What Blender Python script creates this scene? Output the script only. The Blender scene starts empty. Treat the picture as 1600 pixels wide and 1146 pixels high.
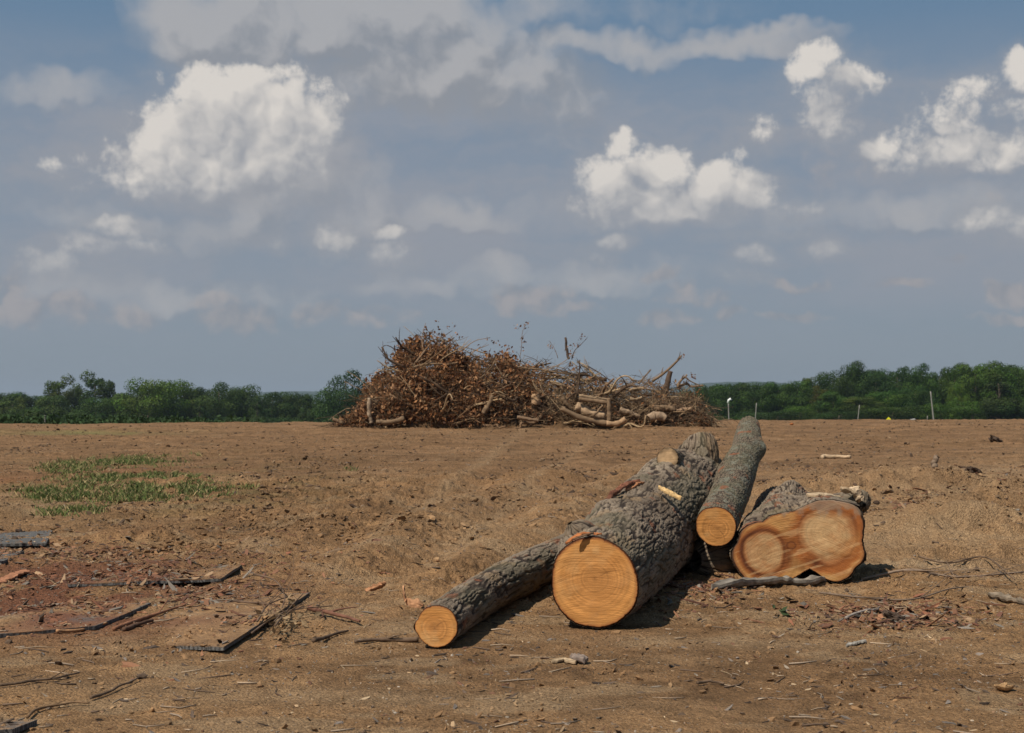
import bpy, math, random
import numpy as np
from mathutils import Vector, Matrix
random.seed(7); RNG = np.random.default_rng(7)
SC = bpy.context.scene
COL = SC.collection
R = math.radians

# ------------------------------------------------------------------ camera, world, sun
F = 1600*50/36.0            # focal length in pixels of the photograph
CZ = 1.65; HOR = 648.0
PITCH = math.atan((HOR-573)/F)
cam = bpy.data.objects.new("camera", bpy.data.cameras.new("camera")); COL.objects.link(cam)
cam.location = (0, 0, CZ); cam.rotation_euler = (R(90)+PITCH, 0, 0)
cam.data.lens = 50; cam.data.sensor_width = 36
cam.data.clip_start = 0.1; cam.data.clip_end = 20000
cam.data.dof.use_dof = True; cam.data.dof.focus_distance = 11.6; cam.data.dof.aperture_fstop = 7.0
SC.camera = cam
SC.view_settings.view_transform = 'Standard'; SC.view_settings.look = 'None'
SC.view_settings.exposure = 0.32; SC.view_settings.gamma = 1
SC.cycles.max_bounces = 6; SC.cycles.diffuse_bounces = 3; SC.cycles.volume_bounces = 0
SC.cycles.transparent_max_bounces = 8

def ray(px, py):
    """direction of the photograph's pixel"""
    v = Vector(((px-800)/F, 1.0, (573-py)/F))
    c, s = math.cos(PITCH), math.sin(PITCH)
    return Vector((v.x, v.y*c - v.z*s, v.y*s + v.z*c))
def P(px, py, Y):
    d = ray(px, py); k = Y/d.y
    return Vector((d.x*k, Y, CZ + d.z*k))

SUN_TO = Vector((-0.44, -0.41, 0.80)).normalized()
sl = bpy.data.lights.new("sun", 'SUN'); sl.energy = 4.2; sl.angle = R(0.53); sl.color = (1.0, 0.93, 0.82)
so = bpy.data.objects.new("sun", sl); COL.objects.link(so)
so.rotation_euler = SUN_TO.to_track_quat('Z', 'Y').to_euler()
so.location = (-30, -20, 60)

class NT:
    """tiny node helper"""
    def __init__(s, tree): s.t = tree; s.n = tree.nodes; s.l = tree.links
    def node(s, kind, **kw):
        nd = s.n.new(kind)
        for k, v in kw.items():
            setattr(nd, k, v)
        return nd
    def put(s, sock, v):
        if hasattr(v, 'is_output'): s.l.new(v, sock)
        elif v is not None:
            sock.default_value = v
    def math(s, op, a, b=None, c=None, clamp=False):
        nd = s.n.new('ShaderNodeMath'); nd.operation = op; nd.use_clamp = clamp
        s.put(nd.inputs[0], a)
        if b is not None: s.put(nd.inputs[1], b)
        if c is not None: s.put(nd.inputs[2], c)
        return nd.outputs[0]
    def vm(s, op, a, b=None, out=0):
        nd = s.n.new('ShaderNodeVectorMath'); nd.operation = op
        s.put(nd.inputs[0], a)
        if b is not None: s.put(nd.inputs[1], b)
        return nd.outputs[out]
    def noise(s, vec, scale, detail=4, rough=.55, dist=0, out=0, dim='3D'):
        nd = s.n.new('ShaderNodeTexNoise'); nd.noise_dimensions = dim; s.put(nd.inputs['Vector'], vec)
        s.put(nd.inputs['Scale'], scale); nd.inputs['Detail'].default_value = detail
        nd.inputs['Roughness'].default_value = rough; nd.inputs['Distortion'].default_value = dist
        return nd.outputs[out]
    def vor(s, vec, scale, feature='SMOOTH_F1', out=0, rnd=1.0, smooth=.5, dim='3D'):
        nd = s.n.new('ShaderNodeTexVoronoi'); nd.voronoi_dimensions = dim; nd.feature = feature
        s.put(nd.inputs['Vector'], vec); nd.inputs['Scale'].default_value = scale
        nd.inputs['Randomness'].default_value = rnd
        if feature == 'SMOOTH_F1': nd.inputs['Smoothness'].default_value = smooth
        return nd.outputs[out]
    def mr(s, v, a, b, c=0., d=1., smooth=True):
        nd = s.n.new('ShaderNodeMapRange'); nd.interpolation_type = 'SMOOTHSTEP' if smooth else 'LINEAR'
        nd.clamp = True
        for i, x in enumerate((v, a, b, c, d)): s.put(nd.inputs[i], x)
        return nd.outputs[0]
    def mix(s, f, a, b, mode='MIX'):
        nd = s.n.new('ShaderNodeMix'); nd.data_type = 'RGBA'; nd.blend_type = mode
        s.put(nd.inputs[0], f); s.put(nd.inputs[6], a); s.put(nd.inputs[7], b)
        return nd.outputs[2]

def c4(r, g, b): return (r, g, b, 1.0)
def srgb(r, g, b, k=1.0):
    f = lambda c: (c/255/12.92 if c <= 10 else ((c/255+.055)/1.055)**2.4)*k
    return (f(r), f(g), f(b), 1.0)

def build_world():
    w = bpy.data.worlds.new("World"); SC.world = w; w.use_nodes = True
    w.cycles.sampling_method = 'MANUAL'; w.cycles.sample_map_resolution = 512
    t = NT(w.node_tree); t.n.clear()
    sky = t.node('ShaderNodeTexSky'); sky.sky_type = 'NISHITA'; sky.sun_disc = False
    sky.sun_elevation = math.asin(SUN_TO.z); sky.sun_rotation = math.atan2(SUN_TO.x, SUN_TO.y)
    sky.altitude = 100; sky.air_density = 1.0; sky.dust_density = 1.2; sky.ozone_density = 1.2
    tc = t.node('ShaderNodeTexCoord').outputs['Generated']
    sx = t.node('ShaderNodeSeparateXYZ'); t.l.new(tc, sx.inputs[0])
    az = t.math('ARCTAN2', sx.outputs[0], sx.outputs[1])
    el = t.math('ARCSINE', sx.outputs[2])
    U = t.math('MULTIPLY', az, 10.0); V = t.math('MULTIPLY', el, 10.0)   # tenths of a radian
    cm = t.node('ShaderNodeCombineXYZ'); t.put(cm.inputs[0], U); t.put(cm.inputs[1], V); p = cm.outputs[0]
    def uv(px, py):
        d = ray(px, py).normalized()
        return (math.atan2(d.x, d.y)*10, math.asin(d.z)*10)
    S = 10.0/F
    # domain warp
    wv = t.noise(p, 2.2, 3, .6, out=1)
    wv = t.vm('SUBTRACT', wv, (.5, .5, .5)); 
    def warped(q, k): return t.vm('ADD', q, t.vm('MULTIPLY', wv, (k, k, 0)))
    def field(q, blobs):
        out = None
        for (x, y, rx, ry, a) in blobs:
            c = uv(x, y)
            d = t.vm('SUBTRACT', q, (c[0], c[1], 0))
            d = t.vm('MULTIPLY', d, (1/(rx*S*1.25), 1/(ry*S*1.25), 0))
            dd = t.vm('DOT_PRODUCT', d, d, out=1)
            v = t.math('MULTIPLY_ADD', dd, -a*.5, a)      # a*(1-.5 r^2)
            if out is None: out = v
            else:
                nd = t.n.new('ShaderNodeMath'); nd.operation = 'SMOOTH_MAX'
                t.put(nd.inputs[0], out); t.put(nd.inputs[1], v); nd.inputs[2].default_value = .25
                out = nd.outputs[0]
        return out
    cum = [(350,150,75,36,1),(430,190,75,60,1),(300,215,80,45,1),(340,262,130,40,1.05),(225,282,50,24,.8),(497,258,22,30,.8),
           (440,125,40,16,.6),(390,225,95,60,1.1),(165,272,16,6,.5),
           (970,228,22,20,.9),(950,275,42,32,1),(1030,262,45,28,1),(1110,288,46,34,1),(1165,305,45,30,.9),(1030,318,95,28,1.05),(1235,330,42,12,.55),(1197,294,16,5,.7),
           (1285,84,34,20,.95),(1262,110,26,20,.9),(1335,125,40,22,.8),(1290,165,32,34,.75),(1310,205,36,20,.6),(1300,135,50,40,.6),(1500,180,90,30,.55),(1420,225,60,24,.6),
           (1372,238,30,18,.8),(1470,212,24,8,.7),(1480,246,90,26,.8),(1570,235,60,30,.8),(1595,105,24,24,.85),(1540,135,60,18,.6),(1590,165,40,16,.7),
           (1552,345,34,18,.85),(1595,358,34,18,.8),
           (180,352,34,14,.9),(130,382,32,18,.8),(85,415,44,20,.7),(205,382,38,14,.6),(150,430,46,16,.5),(50,395,18,10,.5),
           (518,368,30,18,.85),(608,360,26,10,.9),(612,395,30,24,.7),(425,378,24,10,.6),(330,365,40,14,.35),
           (965,374,24,10,.9),(932,398,22,16,.5),(1180,400,26,14,.8),(1158,430,30,9,.5),(1185,208,24,26,.55),(1160,238,36,16,.55),(1135,250,40,12,.4),
           (70,265,36,20,.55),(100,300,70,18,.4),(1290,388,40,9,.5),(1180,368,70,8,.45)]
    low = [(215,492,30,12,.8),(375,498,44,18,.9),(340,470,34,14,.7),(500,490,60,12,.7),(590,500,50,12,.7),(835,465,46,18,.9),
           (860,480,60,10,.7),(1035,430,20,9,.8),(1065,450,14,12,.8),(1140,494,18,8,.9),(1235,494,40,7,.8),(1250,440,40,8,.7),(1405,436,36,7,.8),
           (1570,460,30,12,1),(1585,492,50,8,.8),(60,490,70,20,.9),(20,450,22,22,.9),(1100,470,60,8,.5),(1500,398,16,6,.7),(1042,500,30,10,.8),(1375,262,120,20,.3),(1535,310,16,9,.5)]
    soft = [(300,350,120,12,.35),(650,330,150,14,.3),(900,430,120,16,.4),(700,440,80,12,.3),(1400,330,140,16,.3),(250,460,120,14,.35),(370,45,100,45,1),(520,40,150,50,1),(660,35,90,40,1),(690,100,90,45,1),(780,125,60,40,.7),(560,120,70,30,.8),(860,150,60,50,.4),
            (960,75,110,16,.65),(1120,70,100,14,.7),(1220,52,60,8,.5),(880,20,120,16,.3),(60,140,60,16,.4),(420,300,110,50,.4)]
    # --- puffs: heights of rounded billows at several sizes, lit by their slope towards the sun
    def puffs(q):
        a = t.vor(warped(q, .40), 3.2, smooth=.35, dim='2D'); b = t.vor(warped(q, .34), 7.0, smooth=.3, dim='2D'); c = t.vor(warped(q, .25), 16.0, smooth=.3, dim='2D')
        h = t.math('MULTIPLY_ADD', t.math('MULTIPLY', a, a), -.75, .66)
        h = t.math('MULTIPLY_ADD', t.math('MULTIPLY', b, b), -.42, h)
        return t.math('MULTIPLY_ADD', t.math('MULTIPLY', c, c), -.20, h)
    sh = (-.05, .06, 0)
    ps = t.vm('ADD', p, sh)
    h0, h1 = puffs(p), puffs(ps)
    n0 = t.math('ADD', t.math('SUBTRACT', t.noise(p, 3.5, 9, .60, dim='2D'), .5), t.math('MULTIPLY', t.math('SUBTRACT', t.noise(p, 12, 7, .68, dim='2D'), .5), .6))
    wp = warped(p, .22)
    m0, m1 = field(wp, cum), field(t.vm('ADD', wp, (-.12, .22, 0)), cum)
    hc = t.math('SUBTRACT', h0, .33)
    body = t.math('ADD', t.math('MULTIPLY_ADD', hc, 1.3, t.math('ADD', t.math('MULTIPLY', m0, 2.2), -.45)), t.math('MULTIPLY', n0, 2.0))
    big = t.math('SUBTRACT', m0, m1)
    under = t.mr(big, .02, -.35, 0, 1, smooth=False)
    dens = t.mr(body, .28, t.math('ADD', t.math('MULTIPLY_ADD', under, 1.3, 1.25), t.mr(V, 2.1, .9, 0, .8)))
    slope = t.math('MULTIPLY', t.math('SUBTRACT', h0, h1), 2.0)
    lit = t.math('ADD', t.math('ADD', slope, t.math('MULTIPLY', big, 1.5)), t.math('MULTIPLY_ADD', n0, .5, .38))
    lit = t.mr(lit, -.25, 1.45, 0, 1, smooth=False)
    ccol = t.mix(lit, c4(4.2, 4.3, 4.6), c4(8.3, 7.8, 7.25))
    # the veil of thin high haze over the whole sky
    streak = t.vm('MULTIPLY', p, (.35, 1.5, 1)); vn = t.noise(warped(streak, .5), 1.3, 6, .6, dim='2D')
    band = t.mr(V, .15, 1.2); band2 = t.mr(V, 1.9, 2.75, 1, 0)
    veil = t.math('MULTIPLY', t.mr(vn, .28, .68, .30, 1), t.math('MULTIPLY', band, band2))
    grad = t.mix(t.mr(V, 0, 1.3, smooth=False), c4(2.55, 3.05, 3.6), t.mix(t.mr(V, 1.3, 2.85, smooth=False), c4(2.45, 3.1, 4.0), c4(1.45, 2.55, 3.9)))
    base = t.mix(.86, sky.outputs[0], grad)
    col = t.mix(t.math('MULTIPLY', veil, .88), base, c4(3.55, 3.75, 4.25))
    sfield = field(warped(p, .5), soft)
    sn = t.noise(warped(p, .3), 2.4, 7, .52, dim='2D'); sn1 = t.noise(warped(t.vm('ADD', p, (-.08, .12, 0)), .3), 2.4, 7, .52, dim='2D')
    sd = t.mr(t.math('MULTIPLY_ADD', t.math('SUBTRACT', sn, .5), 1.1, sfield), -.3, .85)
    sf1 = field(t.vm('ADD', warped(p, .5), (-.06, .22, 0)), soft)
    slit = t.mr(t.math('ADD', t.math('MULTIPLY', t.math('SUBTRACT', sn, sn1), 2.6), t.math('MULTIPLY_ADD', t.math('SUBTRACT', sfield, sf1), 1.3, .45)), 0, 1.0)
    col = t.mix(t.math('MULTIPLY', sd, .85), col, t.mix(slit, c4(3.3, 3.45, 3.75), c4(5.2, 5.1, 5.15)))
    lf = field(warped(p, .3), low)
    ld = t.mr(t.math('ADD', lf, t.math('ADD', hc, n0)), .15, 1.0)
    col = t.mix(t.math('MULTIPLY', ld, .62), col, t.mix(t.mr(t.math('MULTIPLY_ADD', slope, .8, t.math('MULTIPLY_ADD', n0, .6, .55)), 0, 1), c4(3.0, 3.1, 3.4), c4(5.0, 4.5, 4.35)))
    col = t.mix(t.math('MULTIPLY', t.mr(t.math('ADD', m0, n0), -.45, .9), .50), col, c4(3.9, 3.95, 4.2))
    op = t.mr(V, .9, 1.75, .42, 1.0)
    col = t.mix(t.math('MULTIPLY', dens, op), col, ccol)
    bg = t.node('ShaderNodeBackground'); t.put(bg.inputs[0], col); bg.inputs[1].default_value = 0.067
    o = t.node('ShaderNodeOutputWorld'); t.l.new(bg.outputs[0], o.inputs[0])
build_world()

# ------------------------------------------------------------------ numpy noise
def _hash(*a, seed=0):
    h = np.full(np.shape(a[0]), (seed*2654435761) & 0xffffffff, dtype=np.uint64)
    for k, v in zip((374761393, 668265263, 2147483647), a):
        h = (h ^ (v.astype(np.int64).astype(np.uint64) * np.uint64(k))) & np.uint64(0xffffffff)
        h = (h * np.uint64(1274126177)) & np.uint64(0xffffffff)
        h = h ^ (h >> np.uint64(15))
        h = (h * np.uint64(2246822519)) & np.uint64(0xffffffff)
        h = h ^ (h >> np.uint64(13))
    return h.astype(np.float64)/4294967295.0
def _f(t): return t*t*t*(t*(t*6-15)+10)
def n2(x, y, seed=0):
    """smooth value noise, -1..1"""
    x = np.asarray(x, float); y = np.asarray(y, float)
    i = np.floor(x); j = np.floor(y); u = _f(x-i); v = _f(y-j)
    a = _hash(i, j, seed=seed); b = _hash(i+1, j, seed=seed); c = _hash(i, j+1, seed=seed); d = _hash(i+1, j+1, seed=seed)
    return ((a*(1-u)+b*u)*(1-v)+(c*(1-u)+d*u)*v)*2-1
def n3(x, y, z, seed=0):
    i = np.floor(x); j = np.floor(y); k = np.floor(z); u = _f(x-i); v = _f(y-j); w = _f(z-k)
    r = 0
    for a in (0, 1):
        for b in (0, 1):
            for c in (0, 1):
                r = r + _hash(i+a, j+b, k+c, seed=seed)*(u if a else 1-u)*(v if b else 1-v)*(w if c else 1-w)
    return r*2-1
def fbm2(x, y, o=4, seed=0, g=.5):
    s = 0; a = 1; t = 0
    for k in range(o):
        s = s + a*n2(x*2**k+k*17.3, y*2**k-k*9.1, seed+k); t += a; a *= g
    return s/t
def fbm3(x, y, z, o=4, seed=0, g=.5):
    s = 0; a = 1; t = 0
    for k in range(o):
        s = s + a*n3(x*2**k+k*7.3, y*2**k-k*9.1, z*2**k+k*3.7, seed+k); t += a; a *= g
    return s/t
def worley3(x, y, z, seed=0):
    i = np.floor(x); j = np.floor(y); k = np.floor(z)
    f1 = np.full(x.shape, 9.); f2 = np.full(x.shape, 9.)
    for a in (-1, 0, 1):
        for b in (-1, 0, 1):
            for c in (-1, 0, 1):
                I, J, K = i+a, j+b, k+c
                d = np.sqrt((I+_hash(I, J, K, seed=seed)-x)**2+(J+_hash(I, J, K, seed=seed+1)-y)**2+(K+_hash(I, J, K, seed=seed+2)-z)**2)
                m = d < f1
                f2 = np.where(m, f1, np.minimum(f2, d)); f1 = np.where(m, d, f1)
    return f1, f2
def sst(a, b, x):
    t = np.clip((x-a)/(b-a), 0, 1); return t*t*(3-2*t)

# ------------------------------------------------------------------ ground surface
_PY = np.array([-9000, 0, 8, 12, 16, 20, 30, 40, 48, 56, 64, 80, 120, 200, 9000], float)
_PZ = np.array([0, 0, 0, .04, .13, .28, .68, 1.02, 1.23, 1.335, 1.33, .9, -1.0, -3.0, -3.0], float)
def profile(r):
    s = 0
    for k in (-.08, -.04, 0, .04, .08): s = s + np.interp(r*(1+k), _PY, _PZ)
    return s/5
def g_base(x, y):
    d = np.hypot(x, y)
    z = profile(np.where(y > 0, y+ .1*np.abs(x)*0, 0))
    z = z + .0042*x*sst(8, 50, y)*sst(160, 70, y)
    z = z + 3.35*sst(20, 45, x*200/np.maximum(y, 60))*sst(190, 270, y)*sst(900, 500, y)
    return z
def px_of(x, y, z):
    """pixel of a point: used only to bring masks measured on the photograph back to ground positions"""
    v = HOR + (CZ-z)/np.maximum(y, .5)*F
    return 800+x/np.maximum(y, .5)*F, v
def pblob(px, py, x, y, w, h):
    return np.exp(-(((px-x)/w)**2+((py-y)/h)**2))
def gz(x, y, detail=True):
    x = np.asarray(x, float); y = np.asarray(y, float)
    z = g_base(x, y)
    d = np.hypot(x, y); fade = 1/(1+(d/70)**2)
    z = z + .045*fbm2(x*.35, y*.35, 2, 11)*fade*sst(3, 14, d) + .018*fbm2(x*1.3, y*1.3, 2, 21)*fade
    z = z + .07*fbm2(x*.7, y*.5, 3, 65)*sst(38, 48, d)*sst(72, 60, d)
    if detail:
        rough = np.clip(.45+.9*fbm2(x*.3+5, y*.3, 3, 31)+.35*sst(11, 15, y), .12, 1.25)
        qx, qy = px_of(x, y, g_base(x, y)); rough = np.clip(rough+.35*pblob(qx, qy, 480, 800, 300, 50)+.15*pblob(qx, qy, 1500, 785, 180, 45)-.2*pblob(qx, qy, 800, 1080, 700, 60), .1, 1.7)
        b = np.abs(n2(x*5+n2(x*3, y*3, 5)*.6, y*5, 41)); b2 = np.abs(n2(x*12, y*12, 42)); b3 = np.abs(n2(x*27, y*27, 43))
        z = z + (.050*(1-b)*rough**2 + .034*(1-b2)*rough - .010*b3*rough - .03)*fade*(.6+.4*sst(9, 14, d))
        z = z + (.004*n2(x*45, y*45, 44)*rough**.5+.002*n2(x*90, y*90, 45))*sst(30, 12, d)*sst(-.5, .6, n2(x*1.7, y*1.7, 46))
        # wheel ruts on the right, curving away
        for (x0, y0, k, w) in ((3.2, 15.0, .045, .22), (3.2, 17.1, .045, .22), (2.0, 22.5, .02, .3), (-3.5, 24, .06, .3)):
            t = y - (y0 + k*(x-x0)**2*.6 + .12*(x-x0)+.15*n2(x*.7, x*0, 51))
            m = sst(x0-.5, x0+2.0, x) if x0 > 0 else sst(x0+9, x0+6, x)
            tread = .5+.5*np.sign(np.sin((x*1.0+np.abs(t)*1.6)*26))
            z = z - m*np.exp(-(t/w)**2)*(.085-.022*tread) + m*np.exp(-((np.abs(t)-w*1.7)/(w*.45))**2)*.07*(1+.6*n2(x*3, y*3, 64))
        # low spoil ridges in the disturbed soil at right
        for (x0, y0, sx_, sy_, hh) in ((5.2, 17.5, 1.6, .38, .26), (7.0, 19.5, 2.2, .42, .3), (4.3, 20.5, 1.0, .35, .2), (8.2, 15.6, 1.2, .35, .2), (-7.5, 19, 1.5, .6, .12), (-4.5, 17, 1.2, .5, .09), (6.3, 23, 2.0, .5, .3)):
            z = z + hh*np.exp(-((x-x0)/sx_)**2-((y-y0-.25*(x-x0))/sy_)**2)*(1+.7*n2(x*2.2, y*2.2, 63))
        # furrows dragged by the logs
        t = (x - (-1.2)) - .22*(y-13)
        z = z + .11*np.sin(t*4.2+n2(x*.8, y*.5, 61)*1.4)*np.exp(-(t/2.6)**2)*sst(12.0, 15, y)*sst(34, 24, y)
        # soil pushed up round the logs
        for (lx, ly, rr, hh) in ((1.45, 12.3, .8, .07), (-.1, 11.4, .4, .02)):
            z = z + hh*np.exp(-(((x-lx)/rr)**2+((y-ly)/rr)**2))
    return z
def gz1(x, y): return float(gz(np.array([x]), np.array([y]))[0])
def G(px, py):
    """ground point seen at a pixel"""
    d = ray(px, py); lo, hi = 2.0, 60.0
    ys = np.linspace(2, 58, 6000); k = ys/d.y
    zz = CZ+d.z*k; g = gz(d.x*k, ys, False)
    i = int(np.argmax(zz <= g))
    if i == 0: i = len(ys)-1
    return Vector((d.x*k[i], ys[i], gz1(d.x*k[i], ys[i])))

# ------------------------------------------------------------------ mesh helpers
def mesh(name, V, Fc, mat, smooth=True, col=None, attrs=None):
    V = np.asarray(V, np.float32); me = bpy.data.meshes.new(name)
    if isinstance(Fc, np.ndarray):
        k = Fc.shape[1]; n = len(Fc)
        me.vertices.add(len(V)); me.vertices.foreach_set('co', V.ravel())
        me.loops.add(n*k); me.loops.foreach_set('vertex_index', Fc.astype(np.int32).ravel())
        me.polygons.add(n); me.polygons.foreach_set('loop_start', np.arange(0, n*k, k, dtype=np.int32))
        me.polygons.foreach_set('loop_total', np.full(n, k, np.int32))
        me.update(calc_edges=True)
    else:
        me.from_pydata(V.tolist(), [], Fc)
    me.polygons.foreach_set('use_smooth', np.full(len(me.polygons), smooth))
    if col is not None:
        col = np.asarray(col, np.float32)
        if col.shape[1] == 3: col = np.hstack([col, np.ones((len(col), 1), np.float32)])
        a = me.color_attributes.new('Col', 'FLOAT_COLOR', 'POINT'); a.data.foreach_set('color', np.clip(col, 0, 1).ravel())
    for k, v in (attrs or {}).items():
        a = me.attributes.new(k, 'FLOAT', 'POINT'); a.data.foreach_set('value', np.asarray(v, np.float32).ravel())
    me.materials.append(mat); me.update(); return me
def obj(name, me, parent=None):
    o = bpy.data.objects.new(name, me); COL.objects.link(o)
    if parent is not None: o.parent = parent
    return o
def tag(o, label=None, cat=None, group=None, kind=None):
    if label: o['label'] = label
    if cat: o['category'] = cat
    if group: o['group'] = group
    if kind: o['kind'] = kind
    return o
def thing(name, loc, label, cat, group=None, rz=0):
    o = bpy.data.objects.new(name, None); COL.objects.link(o)
    o.location = loc; o.rotation_euler = (0, 0, rz); o.empty_display_size = .2
    return tag(o, label, cat, group)
def origin_to(me, loc):
    """put a mesh built in world coordinates round its own origin"""
    me.transform(Matrix.Translation(-Vector(loc)))

class Acc:
    """collects many small pieces into one mesh"""
    def __init__(s): s.V = []; s.F = []; s.C = []; s.n = 0
    def add(s, V, Fc, c=None):
        V = np.asarray(V, float); s.V.append(V)
        s.F.append(np.asarray(Fc)+s.n); s.n += len(V)
        if c is not None:
            c = np.asarray(c, float)
            s.C.append(np.broadcast_to(c, (len(V), 3)) if c.ndim == 1 else c)
    def mesh(s, name, mat, smooth=True, loc=None):
        V = np.vstack(s.V); 
        if loc is not None: V = V-np.array(loc)
        return mesh(name, V, np.vstack(s.F), mat, smooth, np.vstack(s.C) if s.C else None)

def frames(pts):
    pts = np.asarray(pts, float); T = np.gradient(pts, axis=0); T /= np.linalg.norm(T, axis=1)[:, None]
    up = np.array([0, 0, 1.]) if abs(T[0, 2]) < .9 else np.array([1., 0, 0])
    Rr = np.cross(T, up); Rr /= np.linalg.norm(Rr, axis=1)[:, None]
    Uu = np.cross(Rr, T); return pts, T, Rr, Uu
def tube(pts, rad, sides=5, cap=True):
    """quads of a tapered tube (ends closed by collapsing a ring)"""
    pts, T, Rr, Uu = frames(pts); rad = np.asarray(rad, float)
    if cap:
        pts = np.vstack([pts[:1], pts, pts[-1:]]); Rr = np.vstack([Rr[:1], Rr, Rr[-1:]]); Uu = np.vstack([Uu[:1], Uu, Uu[-1:]])
        rad = np.concatenate([[rad[0]*.02], rad, [rad[-1]*.02]])
    a = np.arange(sides)*2*np.pi/sides
    V = pts[:, None]+rad[:, None, None]*(np.cos(a)[None, :, None]*Rr[:, None]+np.sin(a)[None, :, None]*Uu[:, None])
    n = len(pts); V = V.reshape(-1, 3)
    i = np.arange(n-1)[:, None]*sides; j = np.arange(sides)[None]; j2 = (j+1) % sides
    Fc = np.stack([i+j, i+j2, i+sides+j2, i+sides+j], -1).reshape(-1, 4)
    return V, Fc
def catmull(P_, n):
    P_ = np.asarray(P_, float)
    if len(P_) == 2: return P_[0]+(P_[1]-P_[0])*np.linspace(0, 1, n)[:, None]
    Q = np.vstack([2*P_[0]-P_[1], P_, 2*P_[-1]-P_[-2]]); m = len(P_)-1
    t = np.linspace(0, m, n); i = np.minimum(t.astype(int), m-1); u = (t-i)[:, None]
    a, b, c, d = Q[i], Q[i+1], Q[i+2], Q[i+3]
    return .5*((2*b)+(-a+c)*u+(2*a-5*b+4*c-d)*u*u+(-a+3*b-3*c+d)*u**3)

# ------------------------------------------------------------------ materials
def mat(name, fn):
    m = bpy.data.materials.new(name); m.use_nodes = True; t = NT(m.node_tree); t.n.clear()
    b = t.node('ShaderNodeBsdfPrincipled'); b.inputs['Specular IOR Level'].default_value = .2
    o = t.node('ShaderNodeOutputMaterial'); t.l.new(b.outputs[0], o.inputs[0])
    fn(t, b); return m
def bump(t, b, h, dist, strength=1.0):
    nd = t.node('ShaderNodeBump'); t.put(nd.inputs['Height'], h); nd.inputs['Distance'].default_value = dist
    nd.inputs['Strength'].default_value = strength; t.l.new(nd.outputs[0], b.inputs['Normal'])
def attr(t, n): 
    a = t.node('ShaderNodeAttribute'); a.attribute_name = n; return a
def pos(t): return t.node('ShaderNodeNewGeometry').outputs['Position']
def ocoord(t): return t.node('ShaderNodeTexCoord').outputs['Object']

def f_soil(t, b):
    p = pos(t); c = attr(t, 'Col').outputs['Color']
    n = t.noise(p, 38, 5, .7); n_ = t.noise(p, 5, 4, .6)
    c = t.mix(1.0, c, t.mix(t.mr(n, .3, .7), c4(.62, .60, .58), c4(1.3, 1.32, 1.33)), 'MULTIPLY')
    c = t.mix(1.0, c, t.mix(n_, c4(.78, .76, .74), c4(1.2, 1.22, 1.25)), 'MULTIPLY')
    v = t.vor(p, 85, 'F1'); vc = t.vor(p, 85, 'F1', out=1)
    s = t.node('ShaderNodeSeparateColor'); t.put(s.inputs[0], vc)
    peb = t.math('MULTIPLY', t.mr(v, .32, .2), t.mr(s.outputs[0], .80, .84))
    c = t.mix(t.math('MULTIPLY', peb, .55), c, t.mix(s.outputs[1], c4(.42, .34, .26), c4(.12, .08, .055)))
    t.put(b.inputs['Base Color'], c); b.inputs['Roughness'].default_value = .95; b.inputs['Specular IOR Level'].default_value = .1
    h = t.math('ADD', t.math('MULTIPLY', t.vor(p, 55, 'F1'), -.9), t.math('MULTIPLY', t.noise(p, 20, 9, .72), 2.6))
    h = t.math('ADD', h, t.math('MULTIPLY', peb, .4))
    bump(t, b, h, .022, 1.0)
M_SOIL = mat('soil', f_soil)

def f_bark(t, b):
    p = ocoord(t); c = attr(t, 'Col').outputs['Color']
    n = t.noise(p, 70, 6, .7)
    c = t.mix(1.0, c, t.mix(n, c4(.5, .5, .5), c4(1.5, 1.5, 1.5)), 'MULTIPLY')
    t.put(b.inputs['Base Color'], c); b.inputs['Roughness'].default_value = .92
    bump(t, b, t.math('ADD', t.noise(p, 130, 6, .75), t.math('MULTIPLY', t.noise(p, 45, 6, .7), 1.5)), .009, 1.0)
M_BARK = mat('bark', f_bark)

def f_cut(t, b):
    p = ocoord(t); c = attr(t, 'Col').outputs['Color']
    # chain-saw scoring: long fine lines running nearly level across the face
    u = attr(t, 'fu').outputs['Fac']; v = attr(t, 'fv').outputs['Fac']
    cm = t.node('ShaderNodeCombineXYZ'); t.put(cm.inputs[0], t.math('MULTIPLY', u, 1.6)); t.put(cm.inputs[1], t.math('MULTIPLY', v, 75))
    n = t.noise(cm.outputs[0], 1.2, 4, .65, .6)
    n2_ = t.noise(p, 14, 5, .6)
    k = t.mix(t.mr(n, .25, .7), c4(.91, .88, .84), c4(1.05, 1.05, 1.05))
    c = t.mix(1.0, c, k, 'MULTIPLY')
    c = t.mix(1.0, c, t.mix(n2_, c4(.82, .8, .76), c4(1.15, 1.16, 1.2)), 'MULTIPLY')
    t.put(b.inputs['Base Color'], c); b.inputs['Roughness'].default_value = .75
    bump(t, b, t.math('ADD', n, t.math('MULTIPLY', t.noise(p, 160, 3, .6), .5)), .006, .8)
M_CUT = mat('cut_wood', f_cut)

def f_wood(t, b):
    p = ocoord(t); c = attr(t, 'Col').outputs['Color']
    n = t.noise(p, 25, 5, .7)
    c = t.mix(1.0, c, t.mix(n, c4(.55, .53, .5), c4(1.4, 1.4, 1.4)), 'MULTIPLY')
    t.put(b.inputs['Base Color'], c); b.inputs['Roughness'].default_value = .9
    bump(t, b, n, .01, .7)
M_WOOD = mat('dry_wood', f_wood)
def f_chip(t, b):
    p = pos(t); c = attr(t, 'Col').outputs['Color']
    c = t.mix(1.0, c, t.mix(t.noise(p, 120, 3, .6), c4(.6, .6, .6), c4(1.35, 1.35, 1.35)), 'MULTIPLY')
    t.put(b.inputs['Base Color'], c); b.inputs['Roughness'].default_value = .9
M_CHIP = mat('litter', f_chip)

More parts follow.
